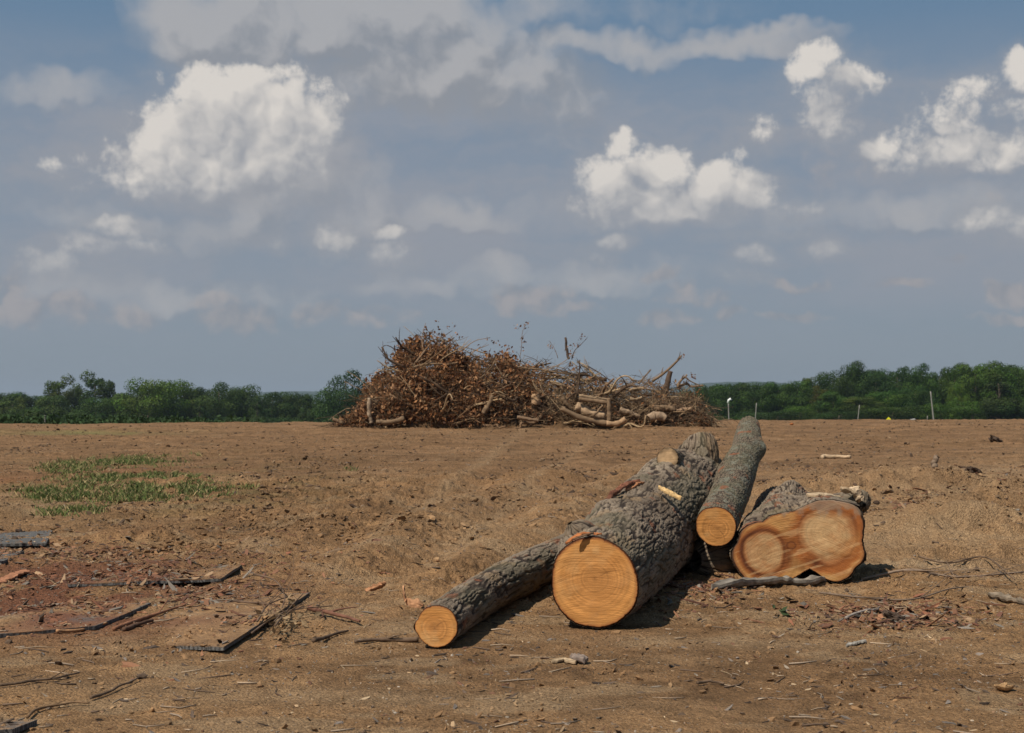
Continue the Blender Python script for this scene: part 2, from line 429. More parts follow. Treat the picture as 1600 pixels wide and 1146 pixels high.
def f_leaf(t, b):
    c = attr(t, 'Col').outputs['Color']
    t.put(b.inputs['Base Color'], c); b.inputs['Roughness'].default_value = .8
    o = [n for n in t.n if n.type == 'OUTPUT_MATERIAL'][0]
    tr = t.node('ShaderNodeBsdfTranslucent'); t.put(tr.inputs[0], c)
    mx = t.node('ShaderNodeMixShader'); mx.inputs[0].default_value = .22
    t.l.new(b.outputs[0], mx.inputs[1]); t.l.new(tr.outputs[0], mx.inputs[2]); t.l.new(mx.outputs[0], o.inputs[0])
M_LEAF = mat('dry_leaf', f_leaf)
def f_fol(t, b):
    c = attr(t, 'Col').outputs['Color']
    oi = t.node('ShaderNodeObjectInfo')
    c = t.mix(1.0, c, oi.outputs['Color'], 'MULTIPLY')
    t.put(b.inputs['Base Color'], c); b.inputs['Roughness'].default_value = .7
    o = [n for n in t.n if n.type == 'OUTPUT_MATERIAL'][0]
    tr = t.node('ShaderNodeBsdfTranslucent'); t.put(tr.inputs[0], c)
    mx = t.node('ShaderNodeMixShader'); mx.inputs[0].default_value = .25
    t.l.new(b.outputs[0], mx.inputs[1]); t.l.new(tr.outputs[0], mx.inputs[2]); t.l.new(mx.outputs[0], o.inputs[0])
M_FOL = mat('foliage', f_fol)
M_GRASS = mat('grass', lambda t, b: (t.put(b.inputs['Base Color'], attr(t, 'Col').outputs['Color']), t.put(b.inputs['Roughness'], .7)))

def f_hill(t, b):
    p = pos(t); n = t.noise(p, .012, 5, .6)
    t.put(b.inputs['Base Color'], t.mix(n, c4(.012, .024, .012), c4(.035, .055, .026))); b.inputs['Roughness'].default_value = 1
M_HILL = mat('wooded_hills', f_hill)

def f_mat(t, b):
    # grey ribbed ground-protection board, soil trodden over most of it
    p = ocoord(t); w = pos(t)
    k = t.node('ShaderNodeTexBrick'); t.put(k.inputs['Vector'], p); k.inputs['Scale'].default_value = 9
    k.inputs['Color1'].default_value = c4(.19, .18, .165); k.inputs['Color2'].default_value = c4(.145, .138, .13); k.inputs['Mortar'].default_value = c4(.08, .075, .07)
    k.inputs['Mortar Size'].default_value = .05
    d = t.mr(t.math('ADD', t.noise(w, 2.2, 6, .65), t.math('MULTIPLY', attr(t, 'dirt').outputs['Fac'], .55)), .55, .8)
    soil = t.mix(1.0, attr(t, 'Col').outputs['Color'], t.mix(t.mr(t.noise(w, 38, 6, .7), .3, .7), c4(.6, .6, .6), c4(1.3, 1.3, 1.3)), 'MULTIPLY')
    t.put(b.inputs['Base Color'], t.mix(d, k.outputs[0], soil)); b.inputs['Roughness'].default_value = .85
    bump(t, b, t.math('ADD', t.math('MULTIPLY', k.outputs[1], -.4), t.math('MULTIPLY', t.noise(w, 22, 9, .72), 2.)), .016, 1.0)
M_MAT = mat('ground_mat', f_mat)
def flat(name, c, rough=.7, var=.3, scale=8):
    def f(t, b):
        n = t.noise(ocoord(t), scale, 4, .6)
        t.put(b.inputs['Base Color'], t.mix(n, c4(*[v*(1-var) for v in c]), c4(*[min(1, v*(1+var)) for v in c]))); b.inputs['Roughness'].default_value = rough
    return mat(name, f)
M_POLE = flat('weathered_pole', (.22, .20, .18)); M_WHITE = flat('white_paint', (.75, .75, .73), .5, .06)
M_YEL = flat('yellow_sign', (.85, .75, .02), .5, .05); M_BLACK = flat('black_paint', (.02, .02, .02), .5, .05)
M_GREYBOX = flat('grey_box', (.38, .36, .34), .7, .15); M_ORANGE = flat('orange_clay', (.33, .12, .04), .7, .2, 3)
M_TRUNK = flat('tree_trunk', (.09, .07, .05), .95, .4, 3)

# ------------------------------------------------------------------ ground sheet
def soil_color(x, y, z):
    """soil varies over the field: pale subsoil, dark topsoil, red clay, bark mulch, thin grass"""
    d = np.hypot(x, y)
    n = fbm2(x*.55, y*.55, 4, 71); m = fbm2(x*2.6, y*2.6, 4, 81); q = fbm2(x*.16, y*.16, 3, 91)
    tan = np.array([.335, .193, .092]); drk = np.array([.140, .076, .036]); pale = np.array([.385, .258, .145])
    red = np.array([.27, .115, .055]); mulch = np.array([.20, .088, .048]); org = np.array([.31, .165, .075])
    k = np.clip(.42+.8*n+.6*m, 0, 1)[..., None]
    c = tan*(1-k*.62)+drk*k*.62
    g = fbm2(x*7, y*7, 3, 121)[..., None]; c = c*(1+.38*g)
    w_ = sst(.12, .42, fbm2(x*1.4-9, y*2.2, 4, 131))[..., None]; c = c*(1-w_*.55)+pale*w_*.55
    far = sst(15, 32, d)[..., None]*.70; c = c*(1-far)+np.array([.225, .128, .065])*(1+.55*fbm2(x*.9, y*2.6, 4, 111)[..., None]+.45*fbm2(x*3.5, y*6, 3, 113)[..., None])*far
    X, Yp = px_of(x, y, g_base(x, y))
    nn = .5+.5*fbm2(x*1.7+3, y*1.7, 4, 101)
    def lay(c, msk, col, k=1.0):
        msk = np.clip(msk*k, 0, 1)[..., None]; return c*(1-msk)+col*msk
    e = nn*1.3
    c = lay(c, (pblob(X, Yp, 1420, 790, 260, 45)+pblob(X, Yp, 1560, 745, 160, 22)+pblob(X, Yp, 1450, 860, 260, 25)*.6)*e, pale, .62)
    for (tx, ty, w_, h_, sl) in ((1300, 858, 320, 7, -.03), (1450, 838, 220, 6, -.10), (650, 800, 200, 9, -.75), (760, 810, 160, 8, -.75), (1150, 1000, 400, 10, .04), (500, 1080, 500, 14, .03)):
        c = lay(c, np.exp(-((X-tx)/w_)**2-((Yp-ty-sl*(X-tx))/h_)**2)*(.4+.9*nn), pale, .55)
    c = lay(c, (pblob(X, Yp, 760, 830, 90, 40)+pblob(X, Yp, 60, 800, 90, 22)+pblob(X, Yp, 560, 1000, 80, 14)+pblob(X, Yp, 1050, 1025, 60, 12))*e, pale, .5)
    c = lay(c, pblob(X, Yp, 210, 738, 130, 8)*e+pblob(X, Yp, 20, 748, 60, 8)*e, red, 1.0)
    c = lay(c, (pblob(X, Yp, 130, 915, 260, 52)+pblob(X, Yp, 60, 960, 260, 40)*.6)*sst(.25, .7, nn)*1.4, mulch, .85)
    c = lay(c, pblob(X, Yp, 1400, 965, 120, 16)*sst(.35, .7, nn)*1.2, mulch, .5)
    c = lay(c, (pblob(X, Yp, 500, 790, 260, 50)+pblob(X, Yp, 480, 720, 240, 20))*e, drk*.9, .35)
    c = lay(c, (pblob(X, Yp, 230, 765, 230, 40))*sst(.35, .8, nn), np.array([.14, .15, .06]), .55)
    c = lay(c, pblob(X, Yp, 110, 677, 140, 4)*e, np.array([.19, .20, .07]), .7)
    c = lay(c, pblob(X, Yp, 1400, 885, 300, 10)*e, np.array([.5, .36, .22]), .4)
    c = lay(c, (d > 62)*1.0*sst(62, 75, d), np.array([.075, .125, .032]))
    return c
def build_ground():
    a1 = np.linspace(-25, 25, 1150)
    a2 = np.concatenate([np.linspace(25, 60, 60)[1:], np.linspace(60, 180, 40)[1:]])
    az = np.radians(np.concatenate([-a2[::-1][1:], a1, a2])); az = az[:-0] if False else az
    r = np.concatenate([[.05], np.geomspace(.6, 4.2, 40)[:-1], np.geomspace(4.2, 70, 1020)[:-1], np.geomspace(70, 6500, 150)])
    A, Rr = np.meshgrid(az, r); X = Rr*np.sin(A); Y = Rr*np.cos(A)
    x, y = X.ravel(), Y.ravel(); z = gz(x, y)
    n, m = len(r), len(az)
    i = np.arange(n-1)[:, None]*m; j = np.arange(m)[None]; j2 = (j+1) % m
    Fc = np.stack([i+j, i+m+j, i+m+j2, i+j2], -1).reshape(-1, 4)[:, ::-1]
    me = mesh('ground', np.stack([x, y, z], 1), Fc[:, ::-1][:, [0, 3, 2, 1]], M_SOIL, True, soil_color(x, y, z))
    o = obj('ground', me); tag(o, 'bare brown churned soil of the cleared field rising to a low crest', kind='structure')
build_ground()

# far wooded hills
def build_hills():
    ks = [(-900,620),(0,621),(60,619),(180,620),(300,621),(440,613),(520,612),(700,615),(1000,611),(1100,599),(1180,597),(1250,601),(1350,610),(1600,614),(2500,612)]
    xs = np.linspace(-3200, 3200, 420); ys = np.linspace(3200, 5200, 60)
    X, Y = np.meshgrid(xs, ys); px = 800+X/4200*F
    top = CZ+(HOR-np.interp(px, [k[0] for k in ks], [k[1] for k in ks]))/F*4200
    Z = -8+(top+8)*np.exp(-((Y-4200)/620)**2)+5*fbm2(X*.004, Y*.004, 4, 5)+2.5*n2(X*.03, Y*.03, 6)
    Z = np.where((Y < 3300) | (Y > 5100), -12, Z)
    n, m = X.shape; i = np.arange(n-1)[:, None]*m; j = np.arange(m-1)[None]
    Fc = np.stack([i+j, i+j+1, i+m+j+1, i+m+j], -1).reshape(-1, 4)
    o = obj('hills', mesh('hills', np.stack([X.ravel(), Y.ravel(), Z.ravel()], 1), Fc, M_HILL)); tag(o, 'low blue wooded hills on the horizon', kind='structure')
build_hills()

# ------------------------------------------------------------------ logs
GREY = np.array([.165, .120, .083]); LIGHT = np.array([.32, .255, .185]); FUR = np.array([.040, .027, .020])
RED = np.array([.24, .085, .04]); TANP = np.array([.27, .18, .10]); MOSS = np.array([.095, .090, .052]); LICH = np.array([.185, .18, .135])

def log_body(pts, rad, length_res, nth, style, seed, outline=None, bumps=(), flare=0):
    """bark surface of a log: dense grid round a curved centre line, furrowed and lumpy.  returns V, F, C, first ring, last ring"""
    pts = np.asarray([tuple(p) for p in pts], float)
    n = length_res; ctr = catmull(pts, n); seg = np.linalg.norm(np.diff(ctr, axis=0), axis=1)
    s = np.concatenate([[0], np.cumsum(seg)]); L = s[-1]
    r = np.interp(np.linspace(0, len(rad)-1, n), np.arange(len(rad)), rad)
    for _ in range(6): r[1:-1] = (r[:-2]+2*r[1:-1]+r[2:])/4
    _, T, Rr, Uu = frames(ctr)
    th = np.arange(nth)*2*np.pi/nth; TH, S_ = np.meshgrid(th, s)
    RR = np.broadcast_to(r[:, None], TH.shape).copy()
    lump = fbm3(np.cos(TH)*1.3+seed, np.sin(TH)*1.3, S_*1.2, 3, seed)
    RR = RR*(1+.07*lump)
    if outline is not None: RR = RR*outline(TH, S_/L)
    for (bs, bth, bw, bwt, bh) in bumps:
        dth = np.abs((TH-bth+np.pi) % (2*np.pi)-np.pi)
        RR = RR+bh*np.exp(-((S_-bs)/bw)**2-(dth/bwt)**2)
    R0 = float(np.mean(r)); cx, cy = np.cos(TH)*R0, np.sin(TH)*R0
    w1 = fbm3(cx*7, cy*7, S_*7, 2, seed+3)*.25; w2 = fbm3(cx*7+9, cy*7, S_*7, 2, seed+4)*.25
    if style == 'plate':
        kx, kz, amp = 32, 5, .013
    elif style == 'flake':
        kx, kz, amp = 26, 2.0, .011
    elif style == 'stub':
        kx, kz, amp = 30, 10, .010
    elif style == 'fine':
        kx, kz, amp = 42, 12, .006
    else:
        kx, kz, amp = 30, 13, .016
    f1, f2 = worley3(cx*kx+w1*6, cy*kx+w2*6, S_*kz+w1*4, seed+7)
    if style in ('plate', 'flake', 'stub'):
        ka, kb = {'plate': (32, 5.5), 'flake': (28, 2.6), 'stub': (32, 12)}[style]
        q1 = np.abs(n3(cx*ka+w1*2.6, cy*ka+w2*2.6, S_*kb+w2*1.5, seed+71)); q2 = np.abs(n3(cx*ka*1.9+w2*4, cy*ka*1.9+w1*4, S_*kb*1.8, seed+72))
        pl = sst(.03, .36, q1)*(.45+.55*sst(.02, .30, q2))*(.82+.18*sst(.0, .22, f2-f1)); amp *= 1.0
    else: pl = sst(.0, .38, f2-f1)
    fine = fbm3(cx*60, cy*60, S_*14, 3, seed+9)
    hgt = amp*1.2*(pl-.6)+amp*.35*fine+.007*fbm3(cx*9, cy*9, S_*4, 3, seed+12)*(1 if style != 'fine' else .6)
    endf = np.minimum(sst(0, .03, S_), 1)
    RR = RR+hgt*(.35+.65*endf)
    V = ctr[:, None]+RR[..., None]*(np.cos(TH)[..., None]*Rr[:, None]+np.sin(TH)[..., None]*Uu[:, None])
    # bark colours: grey plates, furrows darkened with depth, red inner bark where it is torn, pale rubbed patches
    tone = .5+.5*fbm3(cx*5+4, cy*5, S_*3, 3, seed+20)
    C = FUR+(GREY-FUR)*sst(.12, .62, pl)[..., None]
    C = C+(LIGHT-GREY)*(np.clip((fine*.5+.5)*pl*tone*1.5, 0, 1))[..., None]
    C = C*(.72+.5*tone)[..., None]
    def lay(C, m, c): m = np.clip(m, 0, 1)[..., None]; return C*(1-m)+c*m
    torn = fbm3(cx*6+30, cy*6, S_*4, 4, seed+30)
    if style == 'fine':
        C = lay(C, .75*sst(-.3, .3, tone-.5+.2*fine), MOSS); C = lay(C, .75*sst(.05, .4, fbm3(cx*14, cy*14, S_*12, 3, seed+40)), LICH)
        C = lay(C, sst(.42, .55, torn)*.7, RED)
    else:
        C = lay(C, sst(.34, .48, torn)*.7, RED)
        C = lay(C, sst(.22, .42, fbm3(cx*5-8, cy*5, S_*4, 4, seed+50))*.7*(.3+.7*pl), TANP)
        C = lay(C, .35*sst(.1, .4, fbm3(cx*3-18, cy*3, S_*2, 3, seed+60)), MOSS*1.1)
    Fv = []
    i = np.arange(n-1)[:, None]*nth; j = np.arange(nth)[None]; j2 = (j+1) % nth
    Fc = np.stack([i+j, i+j2, i+nth+j2, i+nth+j], -1).reshape(-1, 4)
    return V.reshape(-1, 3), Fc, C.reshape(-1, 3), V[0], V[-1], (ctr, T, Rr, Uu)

def wood_face(uu, vv, rr, seed, R0):
    """end grain colour; uu, vv metres on the face, rr 0 at the pith and 1 at the bark"""
    base = np.array([.53, .243, .072]); drk = np.array([.29, .125, .038]); pale = np.array([.58, .34, .14]); rim = np.array([.22, .065, .02])
    n = fbm2(uu/R0*1.4+seed, vv/R0*1.4, 4, seed); cx, cy = R0*.12*math.sin(seed), R0*.10*math.cos(seed*2)
    rd = np.hypot(uu-cx, (vv-cy)*1.05)/R0*(1+.05*n)
    ring = fbm2(rd*R0*75+seed, rd*0+fbm2(uu*3, vv*3, 2, seed+5)*.8, 2, seed+6)+.5
    C = base*(.84+.30*ring[..., None])
    def lay(C, m, c): m = np.clip(m, 0, 1)[..., None]; return C*(1-m)+c*m
    C = lay(C, .75*sst(.0, .5, fbm2(uu/R0*1.6+9, vv/R0*1.1, 4, seed+2)), pale)
    C = lay(C, .35*sst(-.1, .5, (vv/R0)*.7+fbm2(uu*4, vv*4, 3, seed+14)), np.array([.46, .19, .045]))
    C = lay(C, .85*np.exp(-(rd/.24)**2)*(.6+.9*n)+.30*np.exp(-((rd-.38)/.12)**2)*sst(-.2, .4, n), drk)
    C = lay(C, .28*sst(.55, .9, rd), np.array([.63, .30, .085]))
    ang = np.arctan2(vv-cy, uu-cx)
    for q in range(1):
        a0 = math.sin(seed*3.1+q*1.9)*3; da = np.abs((ang-a0-.12*np.sin(rd*6+q)+np.pi) % (2*np.pi)-np.pi)*rd*R0
        C = lay(C, np.exp(-(da/.0035)**2)*sst(.08, .2, rd)*sst(.85, .5, rd)*.55, drk*.45)
    C = lay(C, .4*sst(.25, .6, fbm2(uu*7+20, vv*7, 4, seed+8))*sst(.3, .9, rd), np.array([.42, .22, .09]))
    C = lay(C, .5*np.exp(-(rd/.035)**2), drk*.6)
    C = lay(C, sst(.90, .95, rr+.012*fbm2(uu*14, vv*14, 3, seed+31))*.75, np.array([.36, .14, .045]))
    C = lay(C, sst(.955, .972, rr+.014*fbm2(uu*22, vv*22, 3, seed+33)), rim*.35)
    return C
def cap(name, ring, center, normal, parent, seed, R0, colfn=None, nr=40, proud=.004, dish=.0):
    """sawn end face closing a log: a polar grid out to the bark's own ring"""
    ring = np.asarray(ring); center = np.asarray(center, float); normal = np.asarray(normal, float); normal /= np.linalg.norm(normal)
    # pull the ring in a little: bark stands round the wood
    off = ring-center; off = off-np.outer(off@normal, normal)
    ang = np.arange(len(ring)); rl = np.linalg.norm(off, axis=1)
    k = 9; rs = np.convolve(np.concatenate([rl[-k:], rl, rl[:k]]), np.ones(2*k+1)/(2*k+1), 'valid')
    rs = np.minimum(rs*1.0, rl*.998)
    off = off/rl[:, None]*rs[:, None]
    ux = np.cross(normal, (0, 0, 1.)); ux /= np.linalg.norm(ux); ux = -ux if ux[0] < 0 else ux; uz = np.cross(ux, normal); uz = uz if uz[2] > 0 else -uz
    q = np.linspace(0.0, 1, nr)**.8
    m = len(ring); V = center+normal*proud+q[:, None, None]*off[None]
    rr = np.broadcast_to(q[:, None], (nr, m)); rel = V-center
    uu, vv = rel@ux, rel@uz
    V = V+normal*(.004*fbm2(uu*9, vv*16, 3, seed)*(1-rr**6))[..., None] - normal*(sst(.975, 1, rr)*(proud+.012))[..., None]
    C = (colfn or (lambda a, b, c: wood_face(a, b, c, seed, R0)))(uu, vv, rr)
    i = np.arange(nr-1)[:, None]*m; j = np.arange(m)[None]; j2 = (j+1) % m
    Fc = np.stack([i+j, i+j2, i+m+j2, i+m+j], -1).reshape(-1, 4)
    me = mesh(name, V.reshape(-1, 3), Fc, M_CUT, True, C.reshape(-1, 3), {'fu': uu*1.0+vv*.12, 'fv': vv-uu*.16+.75*(uu+.1)**2+.022*n2(uu*4, vv*6, seed)})
    return me

def log_thing(name, label, pts, rad, nl, nth, style, seed, cat='log', outline=None, bumps=(), endcap=True, colfn=None, parent=None, group=None, startcap=True, nr=40):
    V, Fc, C, r0, r1, fr = log_body(pts, rad, nl, nth, style, seed, outline, bumps)
    loc = tuple(pts[0])
    if parent is None:
        t = thing(name, loc, label, cat, group); base = loc; bn = 'bark'
    else:
        t = parent; base = tuple(parent.location); bn = name
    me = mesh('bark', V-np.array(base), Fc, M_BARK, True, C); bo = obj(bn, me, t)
    ctr, T = fr[0], fr[1]; holder = t if parent is None else bo
    if startcap:
        me = cap('cut_face', r0, r0.mean(0), -T[0], t, seed, float(rad[0]), colfn, nr); origin_to(me, base); obj('cut_face', me, holder)
    if endcap:
        me = cap('cut_face', r1, r1.mean(0), T[-1], t, seed+1, float(rad[-1]), colfn if parent is not None else None, 20); origin_to(me, base); obj('cut_face', me, holder)
    return t, bo

# big log
t_big, _ = log_thing('felled_log', 'biggest grey log with a round orange sawn end, front of the log pile',
    [P(928,911,10.9), P(975,868,12.4), P(1030,818,14.2), P(1082,775,16.0)], [.345,.385,.425,.44,.46,.50,.52], 640, 380, 'plate', 3,
    bumps=[(.55, R(120), .28, .32, .045), (1.9, R(125), .45, .4, .07), (3.1, R(112), .5, .5, .08), (4.2, R(95), .7, .6, .12), (1.2, R(60), .5, .4, .03), (.35, R(140), .16, .22, .05)], nr=60)
def stub(parent, label, pts, rad, nl, nth, style, seed, **kw):
    t, bo = log_thing('branch_stub', None, pts, rad, nl, nth, style, seed, parent=parent, startcap=False, **kw)
    if label: bo['label'] = label
    return bo
stub(t_big, 'upright gnarled limb stub at the far end', [P(1072,790,15.6), P(1085,745,15.7), P(1092,702,15.75), P(1090,690,15.8)], [.40,.28,.235,.20,.15], 130, 220, 'stub', 21)
stub(t_big, 'short stub with a pale sawn end', [P(1072,745,15.5), P(1053,724,15.0), P(1043,717,14.55)], [.20,.135,.115], 70, 110, 'stub', 22, colfn=lambda u, v, r: np.broadcast_to(np.array([.38,.25,.135]), u.shape+(3,))*(1+.3*fbm2(u*30, v*30, 4, 3)[..., None])*(1-.5*sst(.0, .5, r-.5+.4*fbm2(u*14, v*14, 3, 4))[..., None]))
stub(t_big, 'rounded stub bump behind the sawn end', [P(915,850,11.35), P(899,829,11.3), P(890,818,11.28)], [.17,.13,.09,.02], 60, 90, 'stub', 23, endcap=False)

# slim log on the left
t_small, _ = log_thing('felled_log', 'slim grey log with a small round orange end, left of the biggest log',
    [P(683,979,10.08), P(735,942,11.2), P(800,905,12.4), P(880,868,13.9), P(905,858,14.5)], [.150,.158,.168,.18,.19,.195], 520, 190, 'flake', 5,
    bumps=[(.05, R(185), .12, .3, .03), (1.6, R(70), .3, .3, .015)])
# mossy log lying on top
t_moss, _ = log_thing('felled_log', 'mossy green-grey log propped on top of the others, sloping up to the back',
    [P(1118,823,13.3), P(1136,783,14.5), P(1151,742,15.6), P(1166,702,16.7), P(1171,667,17.9)], [.190,.192,.202,.207,.178,.168,.133], 560, 210, 'fine', 8,
    bumps=[(3.5, R(5), .25, .5, .06), (2.2, R(170), .3, .4, .03)], nr=50)
stub(t_moss, 'short side knob near the far end', [P(1172,702,16.7), P(1183,694,16.7), P(1190,689,16.7)], [.12,.075,.05], 40, 60, 'fine', 24)

# double-trunk log
OUT = [(1165,913),(1146,878),(1145,863),(1156,845),(1159,832),(1169,822),(1181,817),(1192,816),(1202,806),(1222,800),(1241,798),(1260,789),(1275,783),(1300,782),(1323,787),(1338,792),(1342,807),(1348,817),(1350,835),(1348,845),(1353,865),(1351,875),(1338,885),(1328,901),(1303,911),(1288,904),(1272,893),(1265,889),(1246,902),(1224,914),(1197,915)]
DC = (1250, 853); YD = 13.18; KD = YD/F
def dbl_outline():
    dense = []
    for k in range(len(OUT)):
        a, b = OUT[k], OUT[(k+1) % len(OUT)]
        for q in np.linspace(0, 1, 30, endpoint=False): dense.append(((a[0]+(b[0]-a[0])*q-DC[0])*KD, (DC[1]-a[1]-(b[1]-a[1])*q)*KD))
    dense = np.array(dense); an = np.arctan2(dense[:, 1], dense[:, 0]) % (2*np.pi); rr = np.hypot(*dense.T)
    o = np.argsort(an); an, rr = an[o], rr[o]
    an = np.concatenate([an-2*np.pi, an, an+2*np.pi]); rr = np.concatenate([rr]*3)
    return an, rr
_an, _rr = dbl_outline()
def dout(TH, s):
    face = np.interp(TH % (2*np.pi), _an, _rr)/.40
    back = .80+.22*np.cos(2*TH)+.07*np.cos(3*TH+.8)
    k = sst(.05, .75, s)
    return face*(1-k)+back*k
def dbl_col(u, v, rr):
    X = u; Z = v
    c1 = ((1194-DC[0])*KD, (DC[1]-866)*KD); c2 = ((1291-DC[0])*KD, (DC[1]-836)*KD)
    n = fbm2(X*5, Z*5, 4, 7); n_ = fbm2(X*14+3, Z*14, 4, 9)
    nl = fbm2(X*3.2+7, Z*3.2, 3, 17); d1 = np.hypot((X-c1[0])/.168, (Z-c1[1])/.182)+.07*n+.20*nl; d2 = np.hypot((X-c2[0])/.255, (Z-c2[1])/.235)+.07*n+.22*nl
    sap = np.array([.50, .275, .095]); hw = np.array([.34, .115, .030]); dk = np.array([.12, .035, .012]); disc = np.array([.50, .32, .155])
    def lay(C, m, c): m = np.clip(m, 0, 1)[..., None]; return C*(1-m)+c*m
    C = np.broadcast_to(sap, X.shape+(3,)).copy()
    dm = np.minimum(d1, d2)
    C = lay(C, sst(1.62, 1.25, dm+.22*n)+.0, hw)
    mid = np.exp(-((X-(-.10))/.13)**2-((Z+.02)/.20)**2); C = lay(C, mid*(.9+.5*n), hw*.75)
    C = lay(C, np.exp(-((d1-1.14)/.13)**2)*(.62+.5*sst(.1, -.25, X-c1[0]-.05)+.3*n), dk)
    C = lay(C, np.exp(-((d2-1.10)/.07)**2)*(.35+.65*sst(.05, .2, Z-c2[1])*(.6+n_)+.6*np.exp(-((X-c2[0]-.2)/.08)**2-((Z-c2[1]+.08)/.12)**2)), dk)
    for (px, py, w, h, a) in ((1276,792,13,4,1.),(1298,791,9,4,.9),(1268,882,18,8,1.1),(1250,888,18,5,.8),(1232,872,6,16,.6),(1225,812,16,6,.5),(1206,905,14,4,.3)):
        C = lay(C, a*np.exp(-((X-(px-DC[0])*KD)/(w*KD))**2-((Z-(DC[1]-py)*KD)/(h*KD))**2)*(.8+.8*n_), dk)
    C = lay(C, sst(1.12, .80, d1)*(.70+.4*n_), disc*(.92)); C = lay(C, sst(1.15, .78, d2)*(.78+.5*n_), disc*1.0)
    C = lay(C, .5*sst(.1, .5, fbm2(X*2.5+30, Z*4, 4, 19)), np.array([.47, .22, .07])); C = lay(C, .4*sst(.15, .5, fbm2((X+Z*.5)*4, (Z-X*.35)*40, 3, 23)), disc*1.25)
    C = lay(C, np.exp(-(d1/.3)**2)*.35+np.exp(-(d2/.25)**2)*.25, np.array([.42, .24, .10]))
    ring = .5+fbm2(np.where(d1*.172 < d2*.24, d1*.172, d2*.24)*80, n*1.0, 2, 29)
    C = C*(.90+.18*ring)[..., None]
    # knot between the two hearts
    kx, kz = X-(1235-DC[0])*KD, Z-(DC[1]-855)*KD
    kn = np.hypot(kx/.04, kz/.032); C = lay(C, np.exp(-((kn-1)/.18)**2)*.9, dk); C = lay(C, sst(.9, .6, kn)*.6, hw*.7)
    C = lay(C, sst(.93, .955, rr)*.7, np.array([.26, .09, .03])); C = lay(C, sst(.965, .978, rr+.01*n_), np.array([.07, .035, .02]))
    C = lay(C, sst(.80, .98, Z/.34+.3*n_)*.7, np.array([.30, .21, .14]))
    return C
t_dbl, _ = log_thing('felled_log', 'double-trunk log with a wide pale two-heart sawn face, right of the pile',
    [P(DC[0],DC[1],YD), P(1240,832,14.3), P(1232,812,15.6), P(1230,795,16.8)], [.40,.41,.41,.42,.40], 420, 460, 'plate', 13, outline=dout,
    bumps=[(2.9, R(80), .5, .45, .14), (1.6, R(120), .5, .4, .05)], colfn=dbl_col, nr=110)
stub(t_dbl, 'dark limb stub lying low on the left side', [P(1200,868,14.1), P(1140,872,13.8), P(1086,876,13.6)], [.26,.255,.25,.24,.10], 150, 190, 'flake', 25, endcap=False)
stub(t_dbl, 'broken pale stub on the right side', [P(1315,800,14.2), P(1337,785,13.9), P(1350,790,13.75)], [.19,.14,.13,.12,.02], 70, 110, 'stub', 26, endcap=False)
PATCH2 = 1
# bare patch where the bark has been pulled off above the face
def slab(pts, wid, thick, curl=0., n=24, m=9, seed=0, col=(.3,.2,.1), jag=.25):
    """long splinter or bark slab following pts, ragged edges"""
    ctr = catmull([tuple(p) for p in pts], n); _, T, Rr, Uu = frames(ctr)
    s = np.linspace(0, 1, n); w = wid*np.minimum(1, np.minimum(s, 1-s)*7+.15)*(1+jag*n2(s*9+seed, s*0, seed))
    q = np.linspace(-1, 1, m); V = []
    for side in (1, -1):
        a = q*curl
        if curl: off = np.sin(a)/curl; lift = (1-np.cos(a))/curl
        else: off = q; lift = 0*q
        P_ = ctr[:, None]+(w[:, None]*off[None]*.5)[..., None]*Rr[:, None]+(w[:, None]*lift[None]*.5+side*thick*.5*(1-.5*q[None]**2)+.25*thick*n2(q[None]*3+s[:, None]*0, s[:, None]*20, seed+3))[..., None]*Uu[:, None]
        V.append(P_)
    V = np.stack(V).reshape(-1, 3); g = np.arange(n*m).reshape(n, m)
    A = np.stack([g[:-1, :-1], g[:-1, 1:], g[1:, 1:], g[1:, :-1]], -1).reshape(-1, 4)
    B = A[:, ::-1]+n*m; b = np.concatenate([g[0], g[1:, -1], g[-1, ::-1][1:], g[::-1, 0][1:-1]]); b2 = np.roll(b, -1)
    S_ = np.stack([b, b2, b2+n*m, b+n*m], -1)
    C = np.array(col)*(1+.35*n2(V[:, 0]*30, V[:, 1]*30+V[:, 2]*30, seed))[:, None]
    return V, np.vstack([A, B, S_]), C
def place_slab(name, label, cat, pts, wid, thick, col, parent=None, group=None, **kw):
    V, Fc, C = slab(pts, wid, thick, col=col, **kw); loc = Vector(tuple(pts[0])) if parent is None else parent.location
    me = mesh(name, V-np.array(loc), Fc, M_WOOD, False, C); o = obj(name, me, parent)
    if parent is None: o.location = loc; tag(o, label, cat, group)
    elif label: o['label'] = label
    return o
place_slab('torn_patch', 'pale bare wood where bark is gone', '', [P(1262,775,13.55), P(1285,773,13.6), P(1308,780,13.5)], .20, .03, (.42,.31,.20), parent=t_dbl, n=20, m=10)
place_slab('torn_patch', 'pale bare wood on the broken stub', '', [P(1318,768,13.75), P(1332,768,13.62), P(1343,785,13.58)], .16, .04, (.42,.31,.20), parent=t_dbl, n=20, m=10, curl=.8)
place_slab('torn_splinter', 'orange torn wood at the top of the sawn end', '', [P(884,850,10.96), P(908,835,10.99), P(940,836,11.0)], .075, .022, (.36,.13,.045), parent=t_big, n=30, m=9, jag=.5)
place_slab('torn_splinter', None, '', [P(895,843,10.86), P(915,836,10.88), P(928,833,10.9)], .03, .012, (.12,.07,.04), parent=t_big, n=16, m=5)

